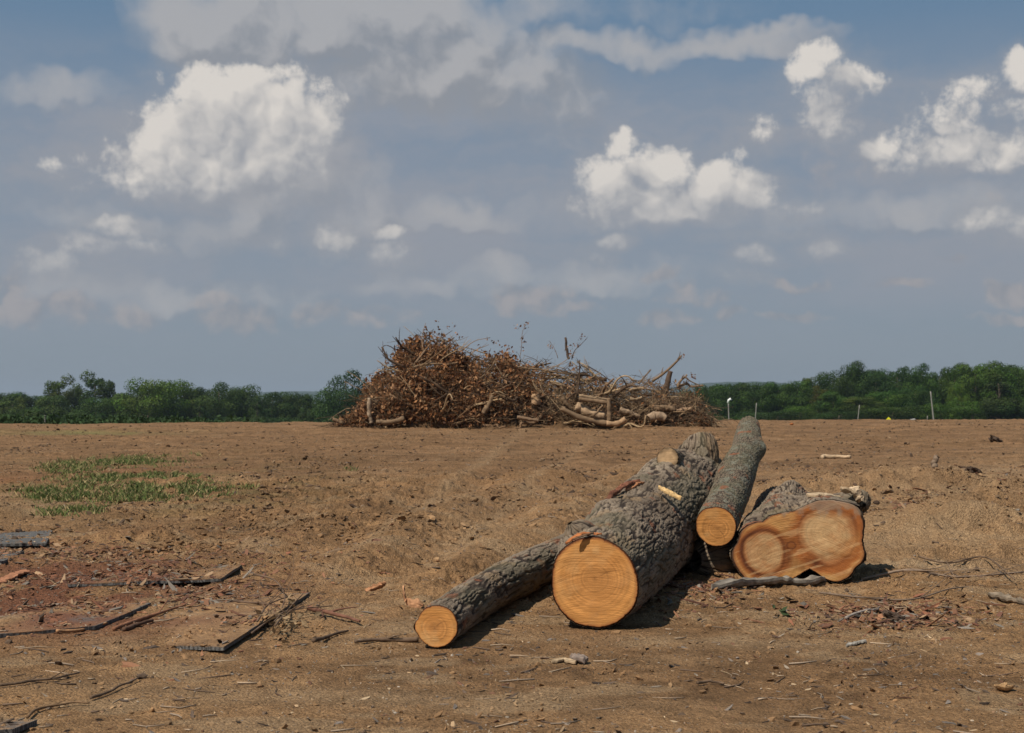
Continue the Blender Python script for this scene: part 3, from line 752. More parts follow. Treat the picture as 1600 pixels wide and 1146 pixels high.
# splinters and bark lying on the logs (things of their own)
place_slab('wood_splinter', 'pale wood splinter lying on top of the biggest log', 'splinter', [P(1029,761,13.25), P(1046,770,13.05), P(1064,780,12.9)], .065, .03, (.50,.33,.15))
for k, (a, b_, lab) in enumerate([((955,776,12.9),(1000,752,13.6),'red-brown bark strip on the left shoulder of the biggest log'),
                                   ((948,786,12.7),(968,768,12.9),'short dark bark shard standing on the biggest log, nearer the front'),
                                   ((978,768,13.2),(1012,757,13.7),'orange bark strip beside the darker strip on the biggest log')]):
    place_slab('bark_strip', lab, 'bark', [P(*a), (P(*a)+P(*b_))/2+Vector((0, 0, .04)), P(*b_)], .06, .03, [(.20,.08,.045),(.12,.05,.03),(.38,.17,.08)][k], seed=k)

# ------------------------------------------------------------------ bark curls, slabs, sticks on the ground
def gpts(*pix, lift=.015):
    out = []
    for (x, y) in pix:
        g = G(x, y); g.z += lift; out.append(g)
    return out
def gslab(name, label, cat, pix, wid, thick, col, lift=.015, **kw):
    return place_slab(name, label, cat, gpts(*pix, lift=lift), wid, thick, col, **kw)
a, b_ = G(630,948), G(658,952)
place_slab('bark_curl', 'orange bark curl with an upturned tip just behind the slim log end', 'bark', [a+Vector((0,.02,.17)), a+Vector((.01,0,.09)), a+Vector((.03,0,.03)), (a+b_)/2+Vector((0,0,.025)), b_+Vector((.02,0,.03))], .09, .018, (.36,.19,.10), n=40)
a = G(570,922); b_ = G(598,921)
place_slab('bark_curl', 'orange bark curl cupped on bare soil, left of the slim log', 'bark', [a+Vector((0,0,.01)), (a+b_)/2+Vector((0,0,.03)), b_+Vector((.0,0,.05)), b_+Vector((.03,0,.09))], .12, .016, (.34,.17,.085), curl=1.1, n=30)
gslab('bark_slab', 'long grey bark slab lying in front of the double-trunk log', 'bark', [(1112,934),(1160,927),(1215,920),(1255,919),(1292,914)], .13, .05, (.20,.175,.145), lift=.03, n=70, m=9, curl=.9, seed=4)
gslab('bark_slab', 'grey-brown bark slab among chips at the right edge of the photo', 'bark', [(1545,934),(1572,941),(1605,946)], .12, .04, (.20,.155,.11), lift=.02, seed=8, n=40, curl=.8)
gslab('wood_chunk', 'pale split wood chunk on bare soil in front of the biggest log', 'wood', [(862,1034),(882,1031),(899,1036)], .05, .02, (.40,.29,.18), seed=5)
gslab('bark_slab', 'small grey bark flake under the pale wood chunk', 'bark', [(893,1030),(902,1030),(912,1036)], .09, .035, (.22,.17,.14), seed=6, lift=.03)
gslab('bark_slab', 'reddish bark slab beside the board edge at the left edge of the photo', 'bark', [(-5,914),(18,905),(44,898)], .10, .03, (.33,.15,.08), seed=9, lift=.03)
gslab('bark_slab', 'light curled bark flake low on the right side of the foreground', 'bark', [(1558,1078),(1570,1081),(1580,1078)], .08, .02, (.42,.26,.13), seed=10, curl=1.)
gslab('bark_slab', 'grey flat splinter below the bark chips, right foreground', 'bark', [(1322,1010),(1338,1008),(1354,1009)], .035, .02, (.27,.25,.22), seed=11)

def stick(pts, r0, r1, sides=8, col=(.2,.13,.08), seed=0, side_twigs=0, n=26, acc=None, wig=.3):
    ac = acc or Acc(); rnd = random.Random(seed)
    c = catmull([tuple(p) for p in pts], n); L = np.linalg.norm(c[-1]-c[0])
    s = np.linspace(0, 1, n)
    c = c+np.stack([n2(s*5+seed, s*0, 1), n2(s*5+seed, s*0, 2), n2(s*5+seed, s*0, 3)*.5], 1)*r0*wig*2
    rad = (r0+(r1-r0)*s)*(1+.12*n2(s*14, s*0+seed, 4))
    V, Fc = tube(c, rad, sides); C = np.array(col)*(1+.35*n2(V[:, 0]*20, V[:, 1]*20+V[:, 2]*31, seed))[:, None]
    if sides > 12: V = V+.18*r0*np.stack([n3(V[:, 0]*9, V[:, 1]*9, V[:, 2]*9, 7+q) for q in range(3)], 1)
    ac.add(V, Fc, C)
    for _ in range(side_twigs):
        i = rnd.randrange(n//4, n-2); d = c[min(i+1, n-1)]-c[i-1]; d /= np.linalg.norm(d)
        v = np.array([rnd.uniform(-1, 1), rnd.uniform(-1, 1), rnd.uniform(-.2, .6)]); v = d*.8+v*.7; v /= np.linalg.norm(v)
        l = L*rnd.uniform(.15, .4); p0 = c[i]
        bend = np.array([rnd.uniform(-1, 1), rnd.uniform(-1, 1), rnd.uniform(-.3, .3)])*l*.15
        V, Fc = tube(catmull([p0, p0+v*l*.5+bend, p0+v*l], 8), np.linspace(rad[i]*.6, rad[i]*.2, 8), 5)
        ac.add(V, Fc, np.array(col)*rnd.uniform(.7, 1.1))
    return ac
def ground_stick(label, pix, r0, r1, col=(.13,.085,.055), seed=0, tw=0, lift=.02, name='stick', cat='stick', group=None):
    pts = gpts(*pix, lift=lift); ac = stick(pts, r0, r1, col=col, seed=seed, side_twigs=tw)
    o = obj(name, ac.mesh(name, M_WOOD, True, pts[0])); o.location = pts[0]; return tag(o, label, cat, group)
ground_stick('short knotty stick beside the dry twig bunch, left foreground', [(492,1004),(515,996),(541,986)], .018, .010, seed=1, tw=2)
ground_stick('dark stick running right from the dry twig bunch', [(482,958),(520,965),(560,975)], .022, .012, (.15,.07,.045), seed=2, tw=2, lift=.04)
ground_stick('long thin stick pointing at the slim log end', [(556,1005),(600,1000),(655,1001)], .012, .018, seed=3, tw=1)
ground_stick('thin curved twig low in the left corner', [(44,1122),(62,1108),(105,1100),(140,1099)], .010, .005, (.18,.11,.06), seed=4, tw=2)
ground_stick('straight dark twig in the left foreground above the corner twig', [(143,1092),(180,1077),(218,1060)], .010, .005, seed=5)
ground_stick('forked thin twig at the left edge of the foreground', [(-5,1072),(45,1066),(90,1060),(122,1052)], .009, .006, seed=6, tw=4)
ground_stick('pale broken stick lying in the open field behind the double-trunk log', [(1282,716),(1302,715),(1330,716)], .05, .035, (.42,.30,.19), seed=7, lift=.04)
ground_stick('long thin twig trailing right from the bark slab', [(1282,932),(1350,939),(1420,941),(1480,930),(1520,918)], .010, .006, (.17,.12,.085), seed=8, tw=3)
ground_stick('arched dark twig near the right edge, behind the long trailing twig', [(1436,884),(1480,888),(1540,886),(1585,917)], .011, .007, seed=9, tw=5, lift=.05)
ground_stick('pale dry branch lying across the sandy strip at the right', [(1345,912),(1420,906),(1500,907),(1600,897)], .014, .008, (.24,.17,.12), seed=10, tw=6, lift=.03)
ground_stick('grey stick fragment right of the green leaf', [(1320,968),(1350,962),(1372,957)], .012, .008, (.26,.22,.19), seed=11, tw=1)
ground_stick('dark stubby stick low in the centre foreground', [(1090,1068),(1112,1066),(1133,1069)], .010, .006, seed=12, tw=1)
ground_stick('long bark-stripped stick crossing the mulch, left', [(180,985),(240,962),(290,947)], .018, .008, (.24,.11,.06), seed=13, tw=1)
ground_stick('dark splintered stick on the mulch below the buried board', [(88,988),(130,984),(168,975)], .014, .008, (.30,.16,.08), seed=14)
ground_stick('short dark stick on the mulch, right of the stripped stick', [(196,984),(215,978),(240,970)], .02, .012, (.10,.055,.035), seed=15, tw=1)
ground_stick('small upright splintered stump piece in the disturbed soil at right', [(1461,764),(1463,752),(1464,747)], .05, .04, (.20,.15,.10), seed=16, lift=.04)
_o = stick([G(1461,764), G(1461,764)+Vector((.01,0,.12)), G(1461,764)+Vector((.03,0,.22))], .055, .035, col=(.16,.115,.08), seed=31)
o = obj('wood_stake', _o.mesh('wood_stake', M_WOOD, True, G(1461,764))); o.location = G(1461,764); tag(o, 'short upright stake of wood in the disturbed soil at right', 'wood')
bpy.data.objects.remove([q for q in bpy.data.objects if q.get('label', '').startswith('small upright splintered')][0])
# dry twig bunch with withered leaves
def leaf_quads(ac, C_, size, col, rnd, n=1, spread=.05):
    for _ in range(n):
        c = np.array(C_)+np.array([rnd.gauss(0, spread) for _ in range(3)])
        a = np.array([rnd.gauss(0, 1) for _ in range(3)]); a /= np.linalg.norm(a); b = np.cross(a, [rnd.gauss(0, 1) for _ in range(3)]); b /= np.linalg.norm(b)
        nn = np.cross(a, b); l = size*rnd.uniform(.6, 1.3); w = l*.5
        V = np.array([c-a*l*.5, c+b*w*.5+nn*w*.2, c+a*l*.5+nn*w*.15, c-b*w*.5+nn*w*.2])
        ac.add(V, np.array([[0, 1, 2, 3]]), np.array(col)*rnd.uniform(.6, 1.4))
def twig_bunch():
    g = G(432,985); t = thing('twig_bunch', g, 'dry twig bunch with withered leaves lying across the corner of a board', 'branch')
    rnd = random.Random(3); ac = Acc()
    for k, pix in enumerate([[(394,998),(425,975),(475,955)],[(425,990),(450,968),(520,962)],[(395,920),(428,927),(445,948),(440,968)],[(365,948),(410,951),(450,953)],[(402,985),(420,960),(458,944)],[(430,1000),(448,975),(470,950)]]):
        stick(gpts(*pix, lift=.05+.03*(k % 3)), .009, .004, col=(.14,.09,.06), seed=k+50, side_twigs=4, acc=ac, n=18)
    me = ac.mesh('twigs', M_WOOD, True, g); obj('twigs', me, t)
    ac = Acc()
    for _ in range(70):
        q = G(rnd.gauss(440, 18), rnd.gauss(982, 11)); q.z += rnd.uniform(.02, .12); leaf_quads(ac, q, .075, (.26,.18,.10), rnd)
    obj('withered_leaves', ac.mesh('withered_leaves', M_LEAF, False, g), t)
twig_bunch()
def green_leaf():
    ac = Acc(); g = G(1228,968); rnd = random.Random(9)
    for k in range(5):
        leaf_quads(ac, (g.x+rnd.gauss(0,.025), g.y, g.z+.03+rnd.random()*.05), .11, (.05,.075,.03), rnd)
    o = obj('green_leaf', ac.mesh('green_leaf', M_LEAF, False, g)); o.location = g; tag(o, 'crumpled green leaf on bare soil right of centre', 'leaf')
green_leaf()

# ------------------------------------------------------------------ ground boards
BOARDS = []
def surf(x, y):
    """ground or board top under a point"""
    z = gz(x, y)
    for c in BOARDS:
        for tri in ((0, 1, 2), (0, 2, 3)):
            a, b, d = c[tri[0]], c[tri[1]], c[tri[2]]
            den = (b[1]-d[1])*(a[0]-d[0])+(d[0]-b[0])*(a[1]-d[1])
            u = ((b[1]-d[1])*(x-d[0])+(d[0]-b[0])*(y-d[1]))/den; v = ((d[1]-a[1])*(x-d[0])+(a[0]-d[0])*(y-d[1]))/den
            w = 1-u-v; ins = (u >= 0) & (v >= 0) & (w >= 0)
            z = np.where(ins, np.maximum(z, u*a[2]+v*b[2]+w*d[2]), z)
    return z
def board(label, corners, thick=.028, dirt=.5, sink=.0, lifts=None):
    """flat ribbed board: corners as pixels on the ground, clockwise; a real slab lying just proud of the soil"""
    c = []
    for k, (x, y) in enumerate(corners):
        g = G(x, y); g.z += thick-sink+(lifts[k] if lifts else 0); c.append(g)
    o_ = c[0]; n, m = 40, 24; V = []
    for i in range(n):
        for j in range(m):
            u, v = i/(n-1), j/(m-1)
            p = c[0]*(1-u)*(1-v)+c[1]*u*(1-v)+c[2]*u*v+c[3]*(1-u)*v
            V.append(tuple(p))
    V = np.array(V); BOARDS.append(np.array([tuple(q) for q in c])); V[:, 2] += .004*n2(V[:, 0]*3, V[:, 1]*3, 8)
    q = gz(V[:, 0], V[:, 1]); V[:, 2] = V[:, 2]+np.maximum(0, q-.01-V[:, 2])*.5*(dirt > .3); top = V.copy(); bot = V.copy(); bot[:, 2] -= thick
    g = np.arange(n*m).reshape(n, m); A = np.stack([g[:-1, :-1], g[1:, :-1], g[1:, 1:], g[:-1, 1:]], -1).reshape(-1, 4)
    b = np.concatenate([g[0], g[1:, -1], g[-1, ::-1][1:], g[::-1, 0][1:-1]]); b2 = np.roll(b, -1)
    Fc = np.vstack([A, A[:, ::-1]+n*m, np.stack([b, b+n*m, b2+n*m, b2], -1)])
    V = np.vstack([top, bot]); dd = np.concatenate([np.full(n*m, dirt), np.full(n*m, -.4)]); dd[b] = dirt-.35
    me = mesh('ground_board', V-np.array(o_), Fc, M_MAT, False, soil_color(V[:, 0], V[:, 1], V[:, 2]), {'dirt': dd}); o = obj('ground_board', me); o.location = o_
    tag(o, label, 'board', 'grey boards lying on the soil')
board('grey ribbed board corner at the left edge, hardly covered by soil', [(-30,838),(82,835),(72,859),(-60,862)], dirt=-.15, lifts=[.0,.01,.02,.02])
board('grey board edge showing at the left edge below the ribbed corner', [(-60,872),(38,869),(6,886),(-70,893)], dirt=.1, lifts=[0,.01,.02,.02])
board('long soil-covered board whose dark front edge crosses the mulch', [(150,886),(378,881),(345,913),(106,920)], dirt=.75, lifts=[-.03,.0,.012,.01])
board('buried board with a thin grey edge running along the lower mulch', [(40,950),(236,944),(150,982),(-60,1003)], dirt=.6, lifts=[-.03,-.02,.012,.012])
board('soil-covered board with a dark raised corner, left foreground', [(255,945),(484,930),(350,1021),(262,1008)], dirt=.75, lifts=[-.04,.0,.03,-.02])
board('board corner just showing in the lower left corner of the photo', [(-60,1128),(58,1128),(20,1150),(-90,1160)], dirt=.45, lifts=[0,.0,.02,.02])

# ------------------------------------------------------------------ loose litter (uncountable)
def ico(sub=1):
    import bmesh
    bm = bmesh.new(); bmesh.ops.create_icosphere(bm, subdivisions=sub, radius=1)
    V = np.array([v.co[:] for v in bm.verts]); Fc = np.array([[v.index for v in f.verts] for f in bm.faces]); bm.free(); return V, Fc
def scatter(name, label, n, pick, size, flat_, cols, seed, proto='clod', mat_=None, sink=.3):
    rng = np.random.default_rng(seed)
    x, y = pick(rng, n); n = len(x); z = surf(x, y)
    if proto == 'clod': PV, PF = ico(1)
    else:
        PV = np.array([[-1, -.6, -1], [.2, -1, -1], [1, -.3, -1], [.7, .8, -1], [-.6, .7, -1], [-1, -.5, 1], [.1, -.9, 1], [.9, -.2, 1], [.6, .7, 1], [-.5, .6, 1]], float)
        PF = np.array([[5, 6, 7], [5, 7, 8], [5, 8, 9], [0, 1, 6], [0, 6, 5], [1, 2, 7], [1, 7, 6], [2, 3, 8], [2, 8, 7], [3, 4, 9], [3, 9, 8], [4, 0, 5], [4, 5, 9]])
    m = len(PV); S = size[0]*(size[1]/size[0])**(rng.random(n)**3.0)
    jit = 1+.38*rng.standard_normal((n, m, 1)) if proto == 'clod' else 1+.25*rng.standard_normal((n, m, 1))
    sc = np.stack([np.ones(n)*(1+.6*rng.random(n)), .5+.5*rng.random(n), np.full(n, 1.)*(flat_*(.5+rng.random(n)))], 1) if proto == 'clod' else np.stack([1+1.8*rng.random(n)**2, .35+.4*rng.random(n), flat_*(.5+rng.random(n))], 1)
    Q = PV[None]*np.clip(jit, .5, 1.6)*sc[:, None]*S[:, None, None]
    a = rng.random(n)*2*np.pi; tx = rng.standard_normal(n)*.28; ty = rng.standard_normal(n)*.28
    Z = Q[..., 2]+Q[..., 0]*tx[:, None]+Q[..., 1]*ty[:, None]
    X = Q[..., 0]*np.cos(a)[:, None]-Q[..., 1]*np.sin(a)[:, None]; Y = Q[..., 0]*np.sin(a)[:, None]+Q[..., 1]*np.cos(a)[:, None]
    hz = S*sc[:, 2]; V = np.stack([X+x[:, None], Y+y[:, None], Z+(z+hz*(1-2*sink)+.001)[:, None]], -1).reshape(-1, 3)
    Fc = (PF[None]+np.arange(n)[:, None, None]*m).reshape(-1, 3)
    cols = np.array(cols); k = rng.integers(0, len(cols), n); C = cols[k]*(.65+.7*rng.random((n, 1)))*.78
    if proto == 'clod' and cols.shape[0] == 1: C = soil_color(x, y, z)*(.55+.4*rng.random((n, 1)))
    me = mesh(name, V, Fc, mat_ or M_CHIP, False, np.repeat(C, m, 0)); o = obj(name, me)
    tag(o, label, kind='stuff'); return o
def wpick(dens, lo=4.6, hi=40):
    """positions over the visible field, thinned by a density of the place"""
    def f(rng, n):
        X, Y = [], []
        while sum(map(len, X)) < n:
            y = lo*(hi/lo)**rng.random(n*3); x = (rng.random(n*3)*2-1)*y*.42
            px, py = px_of(x, y, g_base(x, y)); k = rng.random(n*3) < dens(px, py, x, y)
            X.append(x[k]); Y.append(y[k])
        return np.concatenate(X)[:n], np.concatenate(Y)[:n]
    return f
clump = lambda x, y, s: sst(-.15, .55, fbm2(x*1.1+s, y*1.1, 3, 300+s))
scatter('dirt_clods', 'crumbled soil clods scattered over the field', 24000, wpick(lambda px, py, x, y: (.12+.88*clump(x, y, 1))*(.25+.75*sst(9, 14, y)), 5, 48), (.004, .022), .6, [[.2,.13,.08]], 1)
scatter('turned_clods', 'broken lumps of soil turned up along the ridges', 7000, wpick(lambda px, py, x, y: np.clip(pblob(px, py, 1490, 780, 170, 32)*clump(x*1.5, y*1.5, 12)+.7*pblob(px, py, 520, 790, 260, 45)*clump(x, y, 13)+.5*pblob(px, py, 300, 850, 260, 20)*clump(x, y, 14), 0, 1), 9, 40), (.008, .042), .55, [[.2,.13,.08]], 19)
scatter('dark_clods', 'dark lumps of topsoil scattered in patches', 5000, wpick(lambda px, py, x, y: clump(x, y, 2)*(.05+.95*sst(870, 800, py)), 6, 50), (.006, .034), .5, [[.10,.065,.042],[.13,.085,.055]], 2)
scatter('field_clods', 'clods and dark crumbs over the far half of the field', 12000, wpick(lambda px, py, x, y: (.05+.95*clump(x, y, 9))*sst(16, 24, y), 15, 54), (.008, .05), .5, [[.14,.085,.05],[.20,.13,.075],[.26,.17,.095],[.10,.06,.038]], 9)
scatter('pebbles', 'small pale stones in the soil', 8000, wpick(lambda px, py, x, y: .15+.85*clump(x, y, 3), 4.6, 25), (.002, .010), .6, [[.36,.30,.24],[.42,.33,.24],[.28,.22,.17]], 3)
mulchd = lambda px, py, x, y: np.clip(1.4*(pblob(px, py, 110, 915, 230, 50)+.6*pblob(px, py, 60, 975, 200, 30))*clump(x, y, 4)+1.0*pblob(px, py, 1400, 965, 110, 18)+.9*pblob(px, py, 1090, 930, 60, 22)+.9*pblob(px, py, 1480, 785, 160, 35)*clump(x, y, 5)+.35*pblob(px, py, 1350, 740, 120, 20)*clump(x, y, 5)+.25*pblob(px, py, 250, 870, 300, 25), 0, 1)
scatter('bark_litter', 'red-brown shredded bark trodden into the soil', 15000, wpick(mulchd, 5.5, 30), (.006, .042), .12, [[.24,.10,.055],[.29,.14,.075],[.15,.07,.045],[.10,.058,.04],[.21,.175,.14],[.33,.21,.12],[.18,.085,.05]], 4, 'chip', sink=.1)
scatter('wood_chips', 'pale wood chips and splinters scattered over the soil', 12000, wpick(lambda px, py, x, y: .10+.55*clump(x, y, 6)+.6*pblob(px, py, 1450, 780, 200, 40), 4.8, 34), (.003, .017), .13, [[.50,.36,.22],[.42,.28,.16],[.34,.20,.11],[.30,.24,.18],[.22,.17,.13]], 5, 'chip', sink=.1)
scatter('dark_chips', 'dark bark crumbs scattered over the soil', 12000, wpick(lambda px, py, x, y: .10+.9*clump(x, y, 7)*(1-.6*sst(950, 1100, py)), 4.8, 46), (.004, .026), .2, [[.085,.06,.045],[.13,.09,.065],[.17,.085,.05],[.22,.18,.15]], 6, 'chip', sink=.1)
def twig_litter():
    rng = np.random.default_rng(12); ac = Acc()
    x, y = wpick(lambda px, py, x, y: .1+.9*clump(x, y, 8)+pblob(px, py, 1450, 930, 200, 30)+pblob(px, py, 200, 930, 250, 50), 5, 30)(rng, 800)
    for i in range(len(x)):
        l = .04+.22*rng.random()**2.5; a = rng.random()*6.28 if rng.random() < .4 else rng.normal(.2, .5)
        s = np.array([-.5, 0, .5])*l; b = rng.normal(0, .12)*l
        X = x[i]+s*math.cos(a)-np.array([0, b, 0])*math.sin(a); Y = y[i]+s*math.sin(a)+np.array([0, b, 0])*math.cos(a)
        r = .002+.004*rng.random(); Z = surf(X, Y)+r+.004*rng.random()
        V, Fc = tube(np.stack([X, Y, Z], 1), [r, r, r*.6], 4); ac.add(V, Fc, np.array([[.12,.08,.055],[.24,.18,.13],[.34,.25,.17]][rng.integers(0, 3)])*(.7+.6*rng.random()))
    tag(obj('twig_litter', ac.mesh('twig_litter', M_CHIP, True)), 'broken thin twigs scattered over the soil', kind='stuff')
twig_litter()

# ------------------------------------------------------------------ grass patches
def grass():
    rng = np.random.default_rng(5)
    def gd(px, py, x, y):
        b = lambda X, Y, w, h: pblob(px, py, X, Y, w, h)
        m = b(270,706,60,7)+b(190,722,75,7)+.8*b(110,732,45,8)+1.2*b(190,750,90,7)+1.2*b(230,764,90,9)+.9*b(100,772,60,9)+1.1*b(240,776,90,9)+b(110,806,45,6)+.15*b(375,765,50,9)+.12*b(330,775,50,12)+.22*b(545,735,20,4)+.5*b(60,778,30,6)+.25*b(210,790,60,8)
        return np.clip((m-.10)*sst(-.45, .35, fbm2(x*2.2, y*2.2, 3, 400))*(.05+.95*sst(-.2, .5, fbm2(x*5, y*5, 2, 410))), 0, 1)
    x, y = wpick(gd, 13, 32)(rng, 34000); z = gz(x, y)
    n = len(x); h = (.02+.085*rng.random(n)**2); a = rng.random(n)*6.28; w = .004+.006*rng.random(n)
    lean = .5*rng.standard_normal((n, 2))*h[:, None]; dx, dy = np.cos(a)*w, np.sin(a)*w
    z = z-.005
    V = np.stack([np.stack([x-dx, y-dy, z], 1), np.stack([x+dx, y+dy, z], 1), np.stack([x+dx*.7+lean[:, 0]*.4, y+dy*.7+lean[:, 1]*.4, z+h*.6], 1), np.stack([x+lean[:, 0], y+lean[:, 1], z+h], 1)], 1).reshape(-1, 3)
    Fc = np.arange(n*4).reshape(-1, 4)
    k = rng.random((n, 1)); C = np.array([.060,.102,.020])*(1-k)+np.array([.15,.165,.055])*k
    dry = rng.random(n) < .25; C[dry] = [.33,.25,.12]
    me = mesh('grass', V, Fc, M_GRASS, False, np.repeat(C*(.7+.6*rng.random((n, 1))), 4, 0)); tag(obj('grass', me), 'short green grass tufts in patches on the soil', kind='stuff')
    # crop rows beyond the crest on the left
    ac = Acc(); rnd = random.Random(4)
    for _ in range(420):
        Y = rnd.uniform(60, 68); X = rnd.uniform(-27, -13.6)+abs(rnd.gauss(0, 1.5))*(1 if rnd.random() < .3 else 0); g = gz1(X, Y)
        hh = rnd.uniform(.12, .34)*(1 if X < -17 else .6)
        for k in range(9):
            leaf_quads(ac, (X, Y, g+hh*rnd.uniform(.3, 1)), .22, (.035,.065,.022), rnd, spread=.09)
    tag(obj('crop_plants', ac.mesh('crop_plants', M_LEAF, False)), 'low leafy green crop beyond the edge of the bare field', kind='stuff')
grass()

# ------------------------------------------------------------------ brush pile
YP = 50.0; KP = YP/F
TOP = [(530,664),(545,657),(560,640),(575,618),(590,588),(610,568),(630,545),(655,522),(680,512),(700,512),(714,520),(724,548),(745,546),(770,544),(800,552),(830,562),(860,566),(890,562),(915,568),(935,580),(950,592),(968,596),(985,590),(1005,590),(1030,598),(1060,602),(1080,612),(1090,632),(1098,655),(1108,665)]
def pile_h(x, y):
    px = 800+x/KP; gb = g_base(x, np.full_like(x, YP))
    top = CZ+(HOR-np.interp(px, [t[0] for t in TOP], [t[1] for t in TOP]))*KP
    h = np.maximum(top-gb, 0)*(1+0*x)
    lump = 1+.16*fbm2(x*.9+3, y*.9, 3, 55)*sst(.3, 1.2, h); w = 3.6; return lump*h*np.clip(1-((y-YP)/w)**2, 0, 1)**.55
def pile_surface(rng, n, k0=.55, k1=1.0, front=True, xr=(540, 1092)):
    x = (rng.uniform(xr[0], xr[1], n)-800)*KP
    v = np.where(x/KP+800 > 640, .10+.90*rng.random(n), rng.random(n)**1.1); dd = 3.6*np.sqrt(np.clip(1-v**(1/.55), 0, 1)); y = YP-dd*np.where(rng.random(n) < .12, -1, 1)
    h = pile_h(x, y); hm = pile_h(x, np.full_like(x, YP)); f = 1-(1-k0)*rng.random(n)*np.clip(hm/np.maximum(h, .05), 1, 1.6)+(k1-1)
    f = np.maximum(f, .02)
    return x, y, gz(x, y, False)+h*f, h
def build_pile():
    rng = np.random.default_rng(21); rnd = random.Random(21)
    # heap of soil and rotten wood in the middle of the pile
    xs = np.linspace(-6.3, 6.9, 260); ys = np.linspace(YP-4.3, YP+4.2, 130); X, Y = np.meshgrid(xs, ys)
    H = pile_h(X.ravel(), Y.ravel()).reshape(X.shape)
    Z = gz(X.ravel(), Y.ravel(), False).reshape(X.shape)-.12+.50*H+.14*sst(.1, .9, H)*fbm2(X*1.6, Y*1.6, 4, 9)+.22*np.exp(-((Y-YP+3.5)/.9)**2)*np.exp(-((X-1.0)/3.2)**2)*(1+1.2*fbm2(X*1.5, Y*1.5, 4, 12))+.05*np.abs(fbm2(X*7, Y*7, 3, 14))*sst(-.1, .3, H)
    n, m = X.shape; i = np.arange(n-1)[:, None]*m; j = np.arange(m-1)[None]
    Fc = np.stack([i+j, i+j+1, i+m+j+1, i+m+j], -1).reshape(-1, 4)
    C = soil_color(X.ravel(), Y.ravel(), 0)*(.6)  # soil colour darkened to stand for deep shade between the branches
    tag(obj('soil_heap', mesh('soil_heap', np.stack([X.ravel(), Y.ravel(), Z.ravel()], 1), Fc, M_SOIL, True, C)), 'heap of soil under the brush pile, painted dark for shade in the gaps', kind='structure')
    # fine brush: too many twigs to count
    ac = Acc(); N = 6000
    x, y, z, h = pile_surface(rng, N, .62, 1.0)
    for i in range(N):
        if h[i] < .05: continue
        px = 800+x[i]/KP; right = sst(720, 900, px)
        l = .25+.9*rng.random()**1.6; yaw = rng.normal(0, .9); el = rng.normal(.25, .45)
        d = np.array([math.cos(yaw)*math.cos(el)*(1 if rng.random() < .5 else -1), -abs(math.sin(yaw))*math.cos(el)*.6, math.sin(el)])
        p0 = np.array([x[i], y[i], z[i]]); b = rng.normal(0, .16, 3)*l
        if p0[2]+d[2]*l > gz1(x[i], YP)+float(pile_h(np.array([x[i]+d[0]*l]), np.array([YP]))[0])+.18: d[2] = -abs(d[2])
        b = b*.5; c = catmull([p0, p0+d*l*.5+b, p0+d*l+rng.normal(0, .1, 3)*l], 5); r = .006+.016*rng.random()**2
        V, Fc = tube(c, np.linspace(r, r*.4, 5), 3, cap=False)
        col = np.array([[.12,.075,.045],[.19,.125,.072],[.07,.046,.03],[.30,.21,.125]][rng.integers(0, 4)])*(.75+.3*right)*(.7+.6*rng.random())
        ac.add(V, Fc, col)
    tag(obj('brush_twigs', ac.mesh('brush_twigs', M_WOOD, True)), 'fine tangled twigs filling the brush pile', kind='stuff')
    # dry leaves, thick on the left half
    ac = Acc(); V_, C_ = [], []
    def leaves(x, y, z, size, cols, n_each, spread):
        k = len(x)*n_each; x = np.repeat(x, n_each); y = np.repeat(y, n_each); z = np.repeat(z, n_each)
        c = np.stack([x, y, z], 1)+rng.normal(0, spread, (k, 3))
        a = rng.standard_normal((k, 3)); a[:, 2] -= .5; a /= np.linalg.norm(a, axis=1)[:, None]
        b = np.cross(a, rng.standard_normal((k, 3))); b /= np.linalg.norm(b, axis=1)[:, None]; nn = np.cross(a, b)
        l = size*(.55+.8*rng.random((k, 1))); w = l*.55
        V_.append(np.stack([c-a*l*.5, c+b*w*.5+nn*w*.25, c+a*l*.5+nn*w*.1, c-b*w*.5+nn*w*.25], 1).reshape(-1, 3))
        cc = np.array(cols)[rng.integers(0, len(cols), k)]*(.6+.8*rng.random((k, 1))); C_.append(np.repeat(cc, 4, 0))
    lc = [[.22,.095,.038],[.29,.14,.06],[.15,.066,.028],[.36,.20,.10],[.10,.046,.024]]
    for (xr, N, k0, k1) in (((560,728),3600,.75,1.02),((600,760),1500,.8,1.0),((720,850),1500,.8,1.02),((540,600),500,.6,1.0),((850,960),260,.6,1.02),((960,1100),260,.5,1.03)):
        x, y, z, h = pile_surface(rng, N, k0, k1, xr=xr); k = h > .1; k = k & (rng.random(len(x)) < sst(-.08, .20, fbm2(x*1.5+z, z*1.7+y*.6, 3, 66))+.10); leaves(x[k], y[k], z[k], .15, lc, 6, .11)
    # sprigs that stick out of the top
    for (px, py) in ((682,505),(708,508),(700,512),(805,512),(815,508),(824,506),(822,514),(816,528),(818,534),(816,545),(762,530),(770,534),(790,540),(800,545),(905,530),(912,527),(898,540),(890,545),(892,552),(885,548),(908,540),(1066,556),(1063,562),(1082,585),(1086,590),(622,540),(630,538),(604,566),(720,530),(716,525),(858,538),(862,545),(780,538),(750,540),(1092,610),(1095,620),(1090,618)):
        p = P(px, py, YP-.2); leaves(np.array([p.x]), np.array([p.y]), np.array([p.z]), .10, lc, 5, .055)
    V = np.vstack(V_); tag(obj('dry_leaves', mesh('dry_leaves', V, np.arange(len(V)).reshape(-1, 4), M_LEAF, False, np.vstack(C_))), 'dry orange-brown leaves hanging through the brush pile', kind='stuff')
    # branches: a dozen kinds, copied
    protos = []
